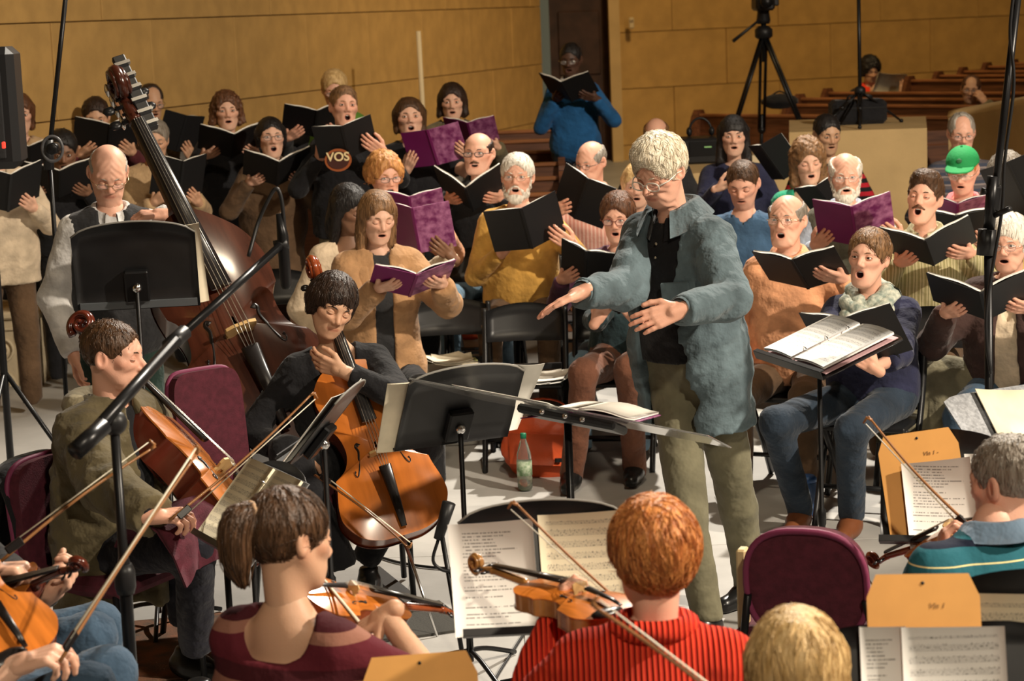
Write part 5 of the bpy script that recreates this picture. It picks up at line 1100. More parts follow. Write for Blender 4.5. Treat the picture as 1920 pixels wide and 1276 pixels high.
# ------------------------------------------------------------------ centre cellist
bt = at(757, 1010, 7.85); sc_ = at(588, 522, 8.33); v_ = sc_-bt; L = np.linalg.norm(v_)/1.53
fiddle('cello', 'bright orange cello of the woman resting her head on her hand', L, bt, v_, A(.16, -1, .75), CW1, CW2, 'cello', 'cello', 'cellos', pin=.42)
person('cellist with short dark hair in black scoop top resting chin on hand', (622, 574, 8.15), 0, 'sit', 6, (22, 17, 20), 'tan', hs('bob', 'dkbrown', t=.014, len=.055, strands=520, sl=.06, fringe=.7), hands=[(at(556, 858, 7.95), A(.35, -.3, -.9), A(.4, .7, 0), 'bow'), (at(640, 694, 7.98), A(-1, .1, .36), A(.2, .9, .3), 'relax')], hint=[(-.9, .3, -.3), (1, -.2, -.55)], lean=6, slean=-4, bust=.9, mouth=0, lid=.1,
       top=tp('black', neck='scoop', sleeve=.93), bottom=C_['black'], shoes=BLKSHOE, legs=[(at(540, 850, 7.9), at(640, 1050, 7.95)), (at(795, 835, 8.2), at(690, 1040, 8.3))], lod=.9)
bow('cello bow hanging from the hand of the woman in the black top', at(590, 890, 7.7), at(768, 1028, 7.45), (.4, 0, 1))
# ------------------------------------------------------------------ violinists from behind
def tail(m, HR, C):
    p = smooth_pts([(0, .085, .062), (0, .118, .066), (0, .142, .045), (0, .150, .0), (.0, .142, -.055), (0, .125, -.10)], 5); rr = np.interp(np.linspace(0, 1, len(p)), [0, .15, .4, .75, 1], [.024, .020, .040, .034, .008])
    m.tube(p @ HR.T+C, rr, 14); rs = np.random.RandomState(5)
    for k in range(150):
        o = rs.normal(size=3)*.4; q = p+np.outer(rr, o/(np.linalg.norm(o)+1e-6))*(1+.10*rs.rand())+rs.normal(size=3)*.002; m.tube(q[2:] @ HR.T+C, .0016, 4)
def tie(c):
    m = MB(); a = np.linspace(0, 2*pi, 17); m.tube((np.c_[.025*np.cos(a), np.full(17, .112), .066+.025*np.sin(a)]) @ c['HR'].T+c['C'], .0065, 7, cap=False); c['kid'](m, 'hair_tie', mat('hair_tie', (.55, .36, .22), .7))
MSTR = stripes('maroonstripe', [(0, (.10, .014, .022)), (.5, (.26, .12, .085)), (.72, (.055, .010, .014))], .115)
person('violinist with brown ponytail in maroon striped wide neck top', (545, 1015, 4.9), 0, 'sit', 150, (127, 10, 8), 'tan', dict(style='up', mat=H['brown'], t=.012, strands=600, sl=.07, fn=tail, lift=.15, mess=.15), hands=[(at(722, 1152, 4.95), A(-.75, .1, -.45), A(-.3, .2, -1), 'bow'), (at(632, 1150, 5.35), A(-.15, -.1, 1), A(-.8, -.5, 0), 'neck')], hint=[(.9, -.2, -.8), (.3, .6, -.8)], lean=2, bust=.8, s=.97, mouth=0, lid=.3,
       top=tp(MSTR, neck='wide', sleeve=.62, hem=.08), bottom=C_['jeans'], extra=tie, lod=1.0, shw=.98)
fiddle('violin', 'violin under the chin of the woman with the ponytail', .355, at(560, 1120, 5.15), A(.75, .75, -.35), A(.2, -.35, 1), VW1, VW2, 'violin', 'violin', 'violins')
bow('violin bow of the woman with the ponytail', at(706, 1212, 4.92), at(560, 1035, 5.45), (-.3, -.2, 1))
RIB = mat('cloth_redknit', (.80, .055, .022), .85, spec=.15)
def rib(m):
    nt = m.node_tree; b = nt.nodes['Principled BSDF']; tc = nt.nodes.new('ShaderNodeTexCoord'); wv = nt.nodes.new('ShaderNodeTexWave'); wv.inputs['Scale'].default_value = 26; wv.inputs['Distortion'].default_value = .6; wv.inputs['Detail Scale'].default_value = .6
    nt.links.new(tc.outputs['Object'], wv.inputs[0]); bp = nt.nodes.new('ShaderNodeBump'); bp.inputs['Strength'].default_value = .9; bp.inputs['Distance'].default_value = .012; nt.links.new(wv.outputs[1], bp.inputs['Height']); nt.links.new(bp.outputs[0], b.inputs['Normal'])
    r = nt.nodes.new('ShaderNodeValToRGB'); nt.links.new(wv.outputs[1], r.inputs[0]); r.color_ramp.elements[0].color = (.50, .02, .012, 1); r.color_ramp.elements[1].color = (.86, .075, .03, 1); nt.links.new(r.outputs[0], b.inputs['Base Color'])
rib(RIB)
def rcol(c):
    m = MB(); a = np.linspace(0, 2*pi, 29); m.tube(c['N']+c['X']*(.075*np.cos(a))[:, None]+c['BK']*(.075*np.sin(a))[:, None]+c['UP']*.012, .026, 10, cap=False); c['kid'](m, 'roll_collar', RIB)
person('violinist with short red hair in ribbed red sweater seen from behind', (1224, 1048, 4.5), 0, 'sit', 172, (-168, 4, 0), 'rosy', dict(style='short', mat=H['red'], t=.022, strands=1300, sl=.06, lift=.4, mess=.45, sr=.0016), hands=[(at(1345, 1230, 4.95), A(-.6, .3, -.4), A(0, .2, -1), 'bow'), (at(1046, 1162, 4.86), A(.18, .15, 1), A(1, .1, .1), 'neck')], hint=[(1, 0, -.6), (-.6, .2, -.9)], lean=2, bust=1, bulk=1.08, mouth=0, nk=.15,
       top=dict(mat=RIB, hem=.08, loose=.006, name='sweater'), bottom=C_['black'], extra=rcol, lod=1.15)
fiddle('violin', 'golden brown violin held by the woman in the red sweater', .355, at(1172, 1165, 4.68), nrm(at(968, 1097, 5.0)-at(1172, 1165, 4.68)), A(.15, -.25, 1), VW1, VY2, 'violin', 'violin', 'violins')
bow('violin bow of the woman in the red sweater', at(1328, 1262, 4.95), at(962, 938, 5.02), (-.3, 0, -1))
person('violinist with long blond hair at the bottom edge, back of head', (1492, 1262, 4.0), 0, 'sit', 178, (180, 4, 0), 'pale', hs('long', 'blond', len=.22, t=.016, strands=900, sl=.09), hands=None, nohands=True, top=tp('black'), bottom=C_['black'], bust=1, mouth=0, lod=1.2)
bow('pale bow in the foreground crossing the red sweater', at(1480, 1420, 3.75), at(1108, 1132, 3.9), (-.3, 0, 1))
POLO = stripes('polo', [(0, (.02, .115, .15)), (.42, (.70, .62, .30)), (.455, (.02, .115, .15)), (.80, (.010, .014, .03)), (.93, (.02, .115, .15))], .105)
person('grey haired man in teal striped polo seen from behind at the right edge', (1888, 905, 5.3), 0, 'sit', -158, (-140, 8, 0), 'rosy', hs('short', 'grey', t=.006, strands=500, sl=.02), hands=[(at(1980, 1090, 5.6), A(-.6, .4, 0), A(0, 0, -1), 'bow'), (at(1772, 1050, 5.95), A(.1, .2, 1), A(1, 0, .2), 'neck')], hint=[(1, 0, -.5), (-.7, -.3, -.6)], bulk=1.2, mouth=0, s=1.02, lean=2, nx=.06, shw=1.15, nk=.115,
       top=tp(POLO, neck='collar', sleeve=.42, hem=.08), bottom=C_['black'], collar=cloth('polocollar', (.10, .15, .21)), lod=1.1)
fiddle('violin', 'violin of the man in the striped polo, scroll end showing', .355, at(1860, 990, 5.75), nrm(at(1738, 1030, 6.0)-at(1860, 990, 5.75)), A(-.2, -.3, 1), VW1, VW2, 'violin', 'violin', 'violins')
bow('violin bow of the man in the striped polo', at(1835, 1000, 5.7), at(1628, 780, 5.9), (-.4, 0, -1))
# ------------------------------------------------------------------ violinists cut by the left edge
person('violinist in jeans at the left edge resting his dark violin on his knee', (-150, 850, 5.7), 0, 'sit', 72, (80, 5, 0), 'pale', SHORT('brown'), hands=[(at(-18, 1068, 5.4), A(1, -.1, .05), A(0, 0, -1), 'bow'), (at(118, 1128, 5.42), A(.75, -.25, .55), A(-.3, -.3, .8), 'neck')], hint=[(-.5, -.3, -.6), (.1, .5, -.8)], top=tp('black'), bottom=C_['jeans'], shoes=BLKSHOE, mouth=0,
       lod=1.4, legs=[(at(170, 1195, 5.6), at(160, 1400, 5.6)), (at(185, 1175, 5.95), at(190, 1380, 5.9))])
fiddle('violin', 'dark red brown violin resting on the knee at the left edge', .355, at(-75, 1150, 5.55), nrm(at(172, 1062, 5.2)-at(-75, 1150, 5.55)), A(-.1, -.6, .8), CX1, CX2, 'violin', 'violin', 'violins')
bow('reddish bow slanting up from the left edge', at(2, 1052, 5.3), at(292, 836, 5.5), (-.2, 0, 1))
person('violinist in jeans at the bottom left corner gripping a bow', (-190, 1010, 4.95), 0, 'sit', 65, (70, 5, 0), 'pale', SHORT('brown'), hands=[(at(35, 1246, 4.7), A(.95, -.1, .30), A(.1, .2, -1), 'bow'), None], hint=[(-.3, -.5, -.7), None], top=tp('black', sleeve=.55), bottom=C_['jeans'], mouth=0,
       lod=1.4, legs=[(at(165, 1290, 5.0), at(170, 1500, 5.0)), (at(205, 1260, 5.25), at(215, 1480, 5.2))])
fiddle('violin', 'bright orange violin lying in the lap at the bottom left corner', .40, at(52, 1240, 4.75), nrm(at(-150, 975, 5.0)-at(52, 1240, 4.75)), A(.55, -.85, .55), VW1, VW2, 'violin', 'violin', 'violins')
bow('pale bow held upright from the bottom left hand', at(112, 1240, 4.6), at(374, 843, 5.0), (.3, 0, 1))
# ------------------------------------------------------------------ chairs
CHS = [('black folding chair in the front row with a green book on it', 845, 690, 0, 10.9), ('empty black folding chair beside the orange bag, front row', 985, 720, -4, 10.6), ('black folding chair behind the closed green book, second row', 905, 590, 0, 11.7), ('black folding chair left of the brown trousers, second row', 1040, 600, -4, 11.6),
       ('black folding chair left of the centre cellist', 530, 640, 18, 11.3), ('black folding chair of the teal sweater', 1150, 720, -10, 10.55),
       ('black folding chair behind the scarf woman\'s jacket', 1735, 690, -20, 9.9)]
for lb, px, py, yw, d in CHS:
    z = fz(d) if d > 10.95 else 0; chair(lb, px, py, z, yw, d)
MAR = mat('maroon_fabric', (.075, .012, .022), .85, var=.2, vs=40, bump=.2, bs=200)
def uphol(label, p, yaw, z=0, w_=.44, hb=.42, tilt=8, top=.92, m=None, round_=.5):
    o = empty('upholstered_chair', (p[0], p[1], z), math.radians(yaw)); tag(o, label, 'chair', 'maroon upholstered chairs'); q = MB(); R = Rx(-math.radians(tilt))
    pl = [(w_/2*np.sign(math.cos(a))*abs(math.cos(a))**round_, hb/2*np.sign(math.sin(a))*abs(math.sin(a))**round_) for a in np.linspace(0, 2*pi, 40, endpoint=False)]
    q.prism(pl, .05, T=(R, A(0, .22, top-hb/2))); q.build('backrest', MAR, o)
    e = np.array([(x*1.0, 0, y*1.0) for x, y in pl+pl[:1]]); q = MB(); q.tube(e @ R.T+A(0, .246, top-hb/2), .010, 6, cap=False); q.build('piping', mat('maroon_piping', (.17, .025, .07), .6), o)
    q = MB(); q.box((0, 0, .45), (.46, .44, .07), ch=.025); q.build('seat', MAR, o)
    for sx in (-1, 1):
        q = MB(); q.tube([(sx*.21, -.18, .43), (sx*.22, -.2, .012)], .012, 8); q.build('leg', BLACKM, o); q = MB(); q.tube([(sx*.21, .30, .012), (sx*.20, .20, .43), (sx*.17, .25, top-hb*.6)], .012, 8); q.build('leg', BLACKM, o)
    return o
uphol('maroon chair back standing between the bass and the centre cellist', at(455, 860, 7.75)*A(1, 1, 0), 40, 0, .30, .46, 6, 1.0, round_=.35)
uphol('maroon chair under the cellist in the olive jacket', at(205, 1000, 7.12)*A(1, 1, 0), 62, 0, .42, .40, 6, .84)
o = uphol('empty maroon chair with rounded back in front of the conductor\'s shoes', at(1545, 1130, 6.15)*A(1, 1, 0), 160, 0, .35, .34, 10, .80, round_=.75)
q = MB(); q.box((.205, .16, .58), (.03, .05, .26), ch=.006); q.build('side_post', mat('chair_cream_wood', (.55, .42, .22), .5), o)
# jackets over chairs
def drape(label, c, w_, h_, yaw, m, depth=.14, seed=1, name='jacket'):
    q = MB(); R = Rz(math.radians(yaw)); u = np.linspace(-1, 1, 21); rows = []
    prof = [(-.5*depth-.03, -h_*.75), (-.5*depth-.02, -h_*.4), (-.45*depth, -.06), (-.2*depth, .0), (.2*depth, .0), (.5*depth, -.07), (.55*depth+.01, -h_*.45), (.6*depth+.02, -h_*.8), (.62*depth+.02, -h_)]
    for k, (y, z) in enumerate(prof):
        t = -z/h_; x = u*w_/2*(1-.12*t+.05*math.sin(k)); yy = y+np.sign(y)*t*.035*np.sin(u*9+seed+.5*k)
        rows.append(np.stack([x, yy, z-.05*np.abs(u)**3-.03*t*np.sin(u*5+seed)], -1))
    q.sheet(np.stack(rows) @ R.T, .014); o = q.build(name, m); o.location = c; tag(o, label, 'jacket'); return o
drape('black jacket hung over the chair behind the cellist in olive', at(62, 852, 7.25), .40, .36, 58, C_['black'], .12, 2)
drape('khaki jacket hung over the chair right of the scarf woman', at(1742, 668, 9.42), .46, .46, -24, C_['khaki'], .16, 4)
# ------------------------------------------------------------------ stands
def st(*a, **k): return stand(*a, **k)
EDGE = mat('worn_edge', (.22, .21, .19), .5)
r, T = st('black music stand of the bass player, desk seen from behind', at(255, 505, 8.0), 186, 20, .46, .33, edge=EDGE, lip=.06)
on_desk('cream pages sticking out past the bass player\'s stand', T, -.205, .005, .10, .33, PAPERC, rz=3, n=2)
on_desk('orange folder on the bass player\'s stand', T, -.14, .0, .18, .30, MANILA, name='folder', cat='folder', n=3, y=-.010)
q = MB(); R_, c_ = T; q.box((0, .006, -.145), (.44, .006, .03), m=0); q.v = [v @ R_.T+c_ for v in q.v]; o = q.build('label_strip', mat('grey_tape', (.10, .11, .12), .6)); o.parent = r; o.matrix_parent_inverse = Matrix.Translation(r.location).inverted()
r, T = st('black music stand between the orange cello and the conductor', at(862, 766, 7.2), 205, 32, .43, .32, edge=EDGE)
on_desk('white pages poking out at the right of the stand by the cello', T, -.20, .01, .16, .30, PAPER, rz=-8, n=1)
on_desk('thick cream part book at the left of the stand by the cello', T, .165, -.02, .22, .31, PAPERC, n=4, rz=2)
r, T = st('black music stand edge on in front of the orange cello', at(612, 795, 7.05), 258, 40, .34, .30, edge=EDGE)
on_desk('pages on the edge on stand before the orange cello', T, 0, 0, .36, .29, PAPER, n=2)
r, T = st('music stand of the olive jacket cellist holding an open grey binder', at(478, 962, 6.35), -62, 42, .40, .30)
def binder(label, T, wd, ht, outm, pm, rings=True, n=6):
    R, c = T; p = c+R @ A(0, -.012, 0); o = empty('ring_binder', p); o.matrix_world = Matrix.Translation(p) @ Matrix(R).to_4x4(); tag(o, label, 'binder')
    for sd in (-1, 1):
        MB().box((sd*wd/4, 0, 0), (wd/2-.004, .004, ht), Rz(sd*.04), ch=.001).build('cover', outm, o)
        x = np.linspace(.012, wd/2-.012, 7); q = MB(); q.sheet(np.stack([np.stack([sd*x, -.014-.010*np.sin((x/wd*2)*pi), np.full(7, z)], -1) for z in (-ht/2+.006, ht/2-.006)]), .010); q.build('pages', pm if sd > 0 else (pm if not rings else pm), o)
    for z in (-.3, 0, .3):
        a = np.linspace(0, 2*pi, 15); q = MB(); q.tube(np.c_[.016*np.cos(a), -.018+.018*np.sin(a), np.full(15, z*ht)], .0022, 6, cap=False); q.build('ring', CHROME, o)
    return o
binder('grey ring binder open on the olive jacket cellist\'s stand', T, .44, .30, GREYB, PR_STAFFC)
r, T = st('black conductor\'s stand at right with desk laid nearly flat', at(1556, 652, 7.75), -72, 70, .56, .36, arch=.0, lip=.03)
binder('large white ring binder open on the conductor\'s stand', T, .52, .31, mat('binder_pink_edge', (.62, .40, .42), .5), PR_STAFF)
# acrylic extension stand in front of the conductor
pa, pb_ = at(800, 722, 7.10), at(1350, 828, 6.72); mid = (pa+pb_)/2; xx = nrm(pb_-pa); yy = nrm(A(.25, 1, .0)-xx*np.dot(xx, A(.25, 1, 0))); yy = nrm(yy*A(1, 1, 0)+A(0, 0, -.33)); nn = nrm(np.cross(xx, yy)); yy = np.cross(nn, xx); F_ = np.stack([xx, yy, nn], 1)
o = empty('music_stand', (mid[0], mid[1], 0)); tag(o, 'wide clear acrylic music stand with black pole before the conductor', 'music stand', 'black music stands'); off = A(mid[0], mid[1], 0)
ACR = mat('clear_acrylic', (.86, .85, .82), .06, trans=.92, spec=.5); q = MB(); q.box(mid-off, (np.linalg.norm(pb_-pa), .34, .006), F_, ch=.002); q.build('acrylic_desk', ACR, o)
q = MB(); q.box(mid-off+F_ @ A(.03, -.05, -.022), (.34, .16, .03), F_, ch=.008); q.build('bracket', BLACKPL, o)
for k in (-.05, .03, .09): q = MB(); q.lathe([(.009, 0), (.009, .006)], 10, T=(F_ @ Rx(pi/2), mid-off+F_ @ A(k, -.13, -.022))); q.build('bolt', CHROME, o)
pq = mid+F_ @ A(.0, 0, -.03); q = MB(); q.lathe([(.017, .05), (.017, .55), (.013, .56), (.013, pq[2])], 12, T=(np.eye(3), A(pq[0]-off[0], pq[1]-off[1], 0))); q.build('pole', BLACKM, o)
for k in range(3): a = .5+2.094*k; q = MB(); q.tube([(pq[0]-off[0], pq[1]-off[1], .10), (pq[0]-off[0]+.3*math.cos(a), pq[1]-off[1]+.3*math.sin(a), .012)], .011, 8); q.build('leg', BLACKM, o)
T = (F_ @ Rx(-pi/2), mid+nn*.004)
on_desk('white pages lying on the clear acrylic stand', T, -.22, .02, .34, .24, PAPER, n=2, y=-.004, curl=.0)
bo = book('score lying open on the clear acrylic stand', mid+F_ @ A(.06, .03, .03), math.degrees(math.atan2(xx[1], xx[0])), 84, -8, .40, .27, 'purple', 0, name='open_score'); 
# violinists' stands
r, T = st('black music stand with two pages in front of the red haired violinist', at(1022, 1072, 5.25), 2, 22, .43, .31, arch=.03, lip=.05, edge=EDGE)
on_desk('page of printed text on the red haired violinist\'s stand', T, -.13, -.01, .215, .285, PR_TEXT, rz=-1.5, n=1); on_desk('cream page of music on the red haired violinist\'s stand', T, .10, .0, .22, .29, PR_STAFFC, rz=-1, n=1)
def envelope(label, T, x, z, w_, h_, rz=0, writing=False):
    R, c = T; k = Ry(math.radians(rz)); p = c+R @ A(x, -.008, z); o = empty('manila_envelope', p); o.matrix_world = Matrix.Translation(p) @ Matrix(R @ k).to_4x4(); tag(o, label, 'envelope', 'manila envelopes')
    q = MB(); q.prism([(-w_/2, -h_/2), (w_/2, -h_/2), (w_/2, h_/2-.05), (w_/2-.022, h_/2), (-w_/2+.022, h_/2), (-w_/2, h_/2-.05)], .003); q.build('sleeve', MANILA, o)
    q = MB(); q.lathe([(.004, 0), (.004, .002)], 10, T=(Rx(pi/2), A(.0, -.001, h_/2-.02))); q.build('eyelet', BLACKPL, o)
    if writing:
        cu = bpy.data.curves.new('handwriting', 'FONT'); cu.body = writing; cu.size = .017; cu.extrude = .0003; cu.shear = .3; ob = bpy.data.objects.new('tmp', cu); COL.objects.link(ob)
        me = bpy.data.meshes.new_from_object(ob.evaluated_get(bpy.context.evaluated_depsgraph_get())); bpy.data.objects.remove(ob); t = bpy.data.objects.new('handwriting', me); COL.objects.link(t); me.materials.append(mat('pencil', (.22, .12, .05), .8))
        t.parent = o; t.matrix_local = Matrix.Translation((.01, -.0025, h_/2-.075)) @ Matrix.Rotation(pi/2, 4, 'X')
r, T = st('music stand of the polo man with manila envelope', at(1768, 922, 6.1), -14, 24, .36, .31)
envelope('manila envelope behind the pages on the polo man\'s stand', T, -.055, .02, .235, .32, -9, 'Vln 1 - '); on_desk('white printed page on the polo man\'s stand', T, -.005, -.045, .20, .27, PR_TEXT, rz=-7, n=2, y=-.014)
on_desk('second white page at the right of the polo man\'s stand', T, .14, -.02, .14, .27, PR_TEXT, rz=-4, y=-.010)
r, T = st('music stand at the bottom right corner with envelope and pages', at(1755, 1262, 4.45), -2, 20, .46, .22, arch=.0)
envelope('manila envelope upright on the bottom right stand', T, -.02, .07, .245, .29, 1, 'Vln 1'); on_desk('white page of music on the bottom right stand', T, .035, -.045, .222, .285, PR_STAFF, rz=1, y=-.018, n=2); on_desk('narrow printed page edge on the bottom right stand', T, -.115, -.04, .10, .285, PR_TEXT, rz=1, y=-.014)
r, T = st('music stand cut by the right edge with cream page', at(1975, 1240, 4.5), -12, 20, .46, .34); on_desk('cream page at the extreme bottom right edge', T, -.09, .0, .22, .29, PR_STAFFC, y=-.012)
r, T = st('music stand with grey felt folder at the right edge', at(1915, 800, 6.7), 28, 48, .46, .32, arch=0, desk_mat=GREYB); on_desk('cream paper on the grey felt stand', T, .03, .01, .30, .26, PAPERC, n=2, rz=8)
r, T = st('music stand below the bottom edge with orange envelope', at(805, 1395, 4.55), 4, 18, .44, .24, arch=0); envelope('orange manila envelope at the bottom edge', T, -.01, .05, .255, .30, -1)
# ------------------------------------------------------------------ books on chairs, bag, bottles
zc = .458; closed_book('thick green book lying on the front row chair', atz(838, 690, .462), (.30, .24, .05), .15, (mat('book_green', (.20, .19, .06), .5), PAPERC)); loose_sheets('loose cream sheets on top of the thick green book', atz(845, 676, .52), 3, .3, m=PAPERC)
loose_sheets('white sheets spread on the second row chair', atz(905, 612, .64), 5, .2, .22, .30); loose_sheets('white sheets on the chair under the conductor\'s arm', atz(1010, 712, .475), 5, -.2, .26, .30); loose_sheets('pages on the chair left of the second row', atz(812, 612, .64), 3, .5)
loose_sheets('white paper on the chair beside the peach shirt', atz(1452, 780, .30), 2, .1)
def bag(label, c, w_, d_, h_, yaw, m):
    o = empty('shoulder_bag', c, math.radians(yaw)); tag(o, label, 'bag')
    def f(P): return smin(d_ell(P, (0, 0, h_*.42), (w_/2, d_/2, h_*.5)), d_ell(P, (-.02, 0, h_*.7), (w_*.38, d_*.35, h_*.36)), .05)+.010*wob(P, 30, 4)+.005*wob(P, 70, 8)
    g = lambda P: np.maximum(f(P), -P[:, 2]); V, Q = nets(g, (-w_, -d_, -.03), (w_, d_, h_*1.4), .012); q = MB(); q.add(V, [Q]); q.build('body', m, o)
    q = MB(); q.sheet(np.stack([[(x, -d_/2*(.99-.12*abs(x/w_*2)**2)-.012, z-.02*(x/w_)) for x in np.linspace(-w_*.36, w_*.4, 7)] for z in (h_*.25, h_*.5, h_*.72)]), .012); q.build('flap', m, o); MB().box((.09, -d_/2-.026, h_*.33), (.035, .006, .02)).build('tag', BLACKPL, o)
    q = MB(); q.tube(smooth_pts([(-w_*.4, 0, h_*.6), (-w_*.2, -.03, h_*1.15), (w_*.25, .02, h_*1.1), (w_*.4, 0, h_*.5)], 6), .012, 7, flat=.4); q.build('strap', m, o)
ORG = mat('orange_nylon', (.66, .10, .03), .42, var=.12, vs=8, bump=.3, bs=30)
bag('bright orange nylon bag on the floor by the water bottle', atz(1020, 893, 0), .42, .20, .33, -8, ORG); bag('orange bag under the second row chair', atz(880, 650, .17), .38, .2, .32, 5, ORG)
p = atz(985, 918, 0); o = empty('water_bottle', p); tag(o, 'clear plastic water bottle with green cap on the floor', 'bottle')
q = MB(); q.lathe([(.001, .0), (.030, .002), (.036, .012), (.037, .10), (.036, .15), (.034, .18), (.022, .225), (.013, .25), (.013, .262)], 20); q.build('body', mat('bottle_plastic', (.85, .9, .88), .06, trans=.95), o)
q = MB(); q.lathe([(.033, .006), (.0335, .10)], 20); q.build('water', mat('bottle_water', (.80, .82, .62), .03, trans=.9), o); q = MB(); q.lathe([(.0375, .075), (.0375, .145)], 20); q.build('wrapper', mat('bottle_label', (.55, .62, .48), .5, col2=(.14, .26, .12), vs=45), o); q = MB(); q.lathe([(.015, .255), (.015, .278), (.013, .28)], 14); q.build('cap', mat('cap_plastic_green', (.01, .16, .08), .4), o)
p = at(1513, 888, 9.35); p[2] = 0; o = empty('travel_mug', p); tag(o, 'blue travel mug on the floor under the scarf woman\'s chair', 'mug'); q = MB(); q.lathe([(.034, 0), (.04, .01), (.042, .15), (.040, .16)], 18); q.build('body', mat('mug_blue', (.03, .07, .17), .3), o); q = MB(); q.lathe([(.043, .155), (.043, .175), (.03, .185)], 18); q.build('lid', mat('mug_lid', (.03, .09, .25), .35), o)
# ------------------------------------------------------------------ microphones
def mic_boom():
    b = atz(241, 1290, .9); d = 5.35; jt = at(214, 792, d); base = A(jt[0], jt[1], 0); o = empty('microphone_stand', base); tag(o, 'tall black boom microphone stand crossing the left cellists', 'microphone stand'); L_ = lambda p: np.asarray(p)-base
    q = MB(); q.lathe([(.017, .06), (.017, .92), (.015, .93), (.0125, .94), (.0125, jt[2])], 12); q.build('pole', BLACKM, o); q = MB(); q.lathe([(.0175, .905), (.0175, .915)], 12); q.build('collar', CHROME, o)
    q = MB(); q.lathe([(.022, .84), (.028, .86), (.028, .90), (.02, .92)], 14); q.build('clutch', BLACKPL, o); q = MB(); q.sphere(L_(jt), .034, 14); q.build('swivel', BLACKPL, o)
    e0, e1, e2 = at(150, 838, 5.15), at(335, 632, 5.75), at(528, 458, 6.2)
    q = MB(); q.tube([L_(e0), L_(e1)], .017, 10); q.build('boom', BLACKM, o); q = MB(); q.tube([L_(e1), L_(e2)], .012, 10); q.build('boom_extension', BLACKM, o); q = MB(); ax_ = nrm(e2-e1); q.tube([L_(e1-ax_*.05), L_(e1+ax_*.03)], .022, 10); q.build('boom_clutch', BLACKPL, o); q = MB(); q.tube([L_(e0-ax_*.02), L_(e0+ax_*.10)], .024, 10); q.build('counterweight', BLACKM, o)
    for k in range(3): a = .6+2.094*k; q = MB(); q.tube([(0, 0, .12), (.32*math.cos(a), .32*math.sin(a), .012)], .012, 8); q.build('leg', BLACKM, o)
    m0 = at(541, 470, 6.2); o2 = empty('microphone', m0); tag(o2, 'long black microphone hanging from the tip of the boom', 'microphone')
    q = MB(); q.tube([at(522, 400, 6.2)-m0, at(530, 440, 6.2)-m0, at(536, 534, 6.2)-m0, at(536, 541, 6.2)-m0], [.008, .017, .017, .012], 12); q.build('body', BLACKM, o2); q = MB(); q.tube(smooth_pts([at(536, 455, 6.2)-m0, at(528, 375, 6.2)-m0, at(517, 354, 6.2)-m0, at(500, 380, 6.2)-m0, at(483, 420, 6.2)-m0, at(466, 480, 6.15)-m0], 6), .006, 7); q.build('cable', BLACKPL, o2); q = MB(); q.tube([at(515, 462, 6.2)-m0, at(540, 455, 6.2)-m0], .018, 10); q.build('clip', BLACKPL, o2)
mic_boom()
def mic_left():
    d = 9.6; a_, b_, c_ = at(129, -60, d), at(92, 290, d), at(104, 470, d); base = A(c_[0], c_[1], 0); o = empty('microphone_stand', base); tag(o, 'slim black stand rising past the top edge beside the bass player', 'microphone stand')
    q = MB(); q.tube([a_-base, b_-base], .011, 9); q.build('boom', BLACKM, o); q = MB(); q.tube([A(0, 0, .05), b_-base], .011, 9); q.build('pole', BLACKM, o); q = MB(); q.tube([at(90, 262, d)-base, at(92, 318, d)-base], .024, 10); q.build('clutch', BLACKPL, o)
    for k in range(3): t = .3+2.094*k; q = MB(); q.tube([(0, 0, .1), (.3*math.cos(t), .3*math.sin(t), .012)], .011, 7); q.build('leg', BLACKM, o)
    p = at(101, 278, d-.12); o2 = empty('microphone', p); tag(o2, 'round condenser microphone on the slim stand at left', 'microphone'); q = MB(); q.lathe([(.02, -.05), (.026, -.045), (.026, .045), (.02, .05)], 14, T=(Rx(pi/2), A(0, 0, 0))); q.build('body', BLACKM, o2)
    t = np.linspace(0, 2*pi, 25); q = MB(); q.tube(np.c_[.045*np.cos(t), 0*t-.03, .055*np.sin(t)], .007, 7, cap=False); q.build('shock_mount', mat('mount_grey', (.08, .08, .085), .35), o2)
mic_left()
def mic_right():
    d = 7.2; a_, b_, c_ = at(1912, -40, d), at(1858, 345, d), at(1853, 470, d); base = A(c_[0], c_[1], 0); o = empty('microphone_stand', base); tag(o, 'heavy black microphone stand with cable at the right edge', 'microphone stand')
    q = MB(); q.tube([a_-base, c_-base], .013, 10); q.build('tube', BLACKM, o); q = MB(); q.tube([at(1862, 330, d)-base, at(1854, 428, d)-base], .020, 12); q.build('sleeve', BLACKM, o); q = MB(); q.tube([at(1851, 430, d)-base, at(1848, 478, d)-base], .031, 14); q.build('clutch', BLACKPL, o)
    q = MB(); q.tube([c_-base, A(0, 0, .05)], .015, 12); q.build('pole', BLACKM, o); q = MB(); q.tube([at(1840, 358, d)-base, at(1856, 360, d)-base], [.014, .007], 10); q.build('knob', BLACKPL, o); q = MB(); q.box(at(1866, 372, d)-base, (.04, .03, .09), Ry(.15), ch=.008); q.build('clamp', BLACKPL, o); q = MB(); q.tube([at(1862, 405, d)-base, at(1893, 391, d-.1)-base], .010, 8); q.build('lever', BLACKPL, o)
    for k in range(3): t = .9+2.094*k; q = MB(); q.tube([(0, 0, .12), (.35*math.cos(t), .35*math.sin(t), .014)], .012, 7); q.build('leg', BLACKM, o)
    q = MB(); q.tube(smooth_pts([at(1904, -40, d-.05), at(1894, 60, d-.05), at(1901, 160, d-.05), at(1884, 300, d-.05), at(1878, 400, d-.05), at(1852, 560, d-.04), at(1850, 640, d-.04), at(1858, 700, d-.04)], 8)-base, .006, 7); q.build('cable', BLACKPL, o)
mic_right()
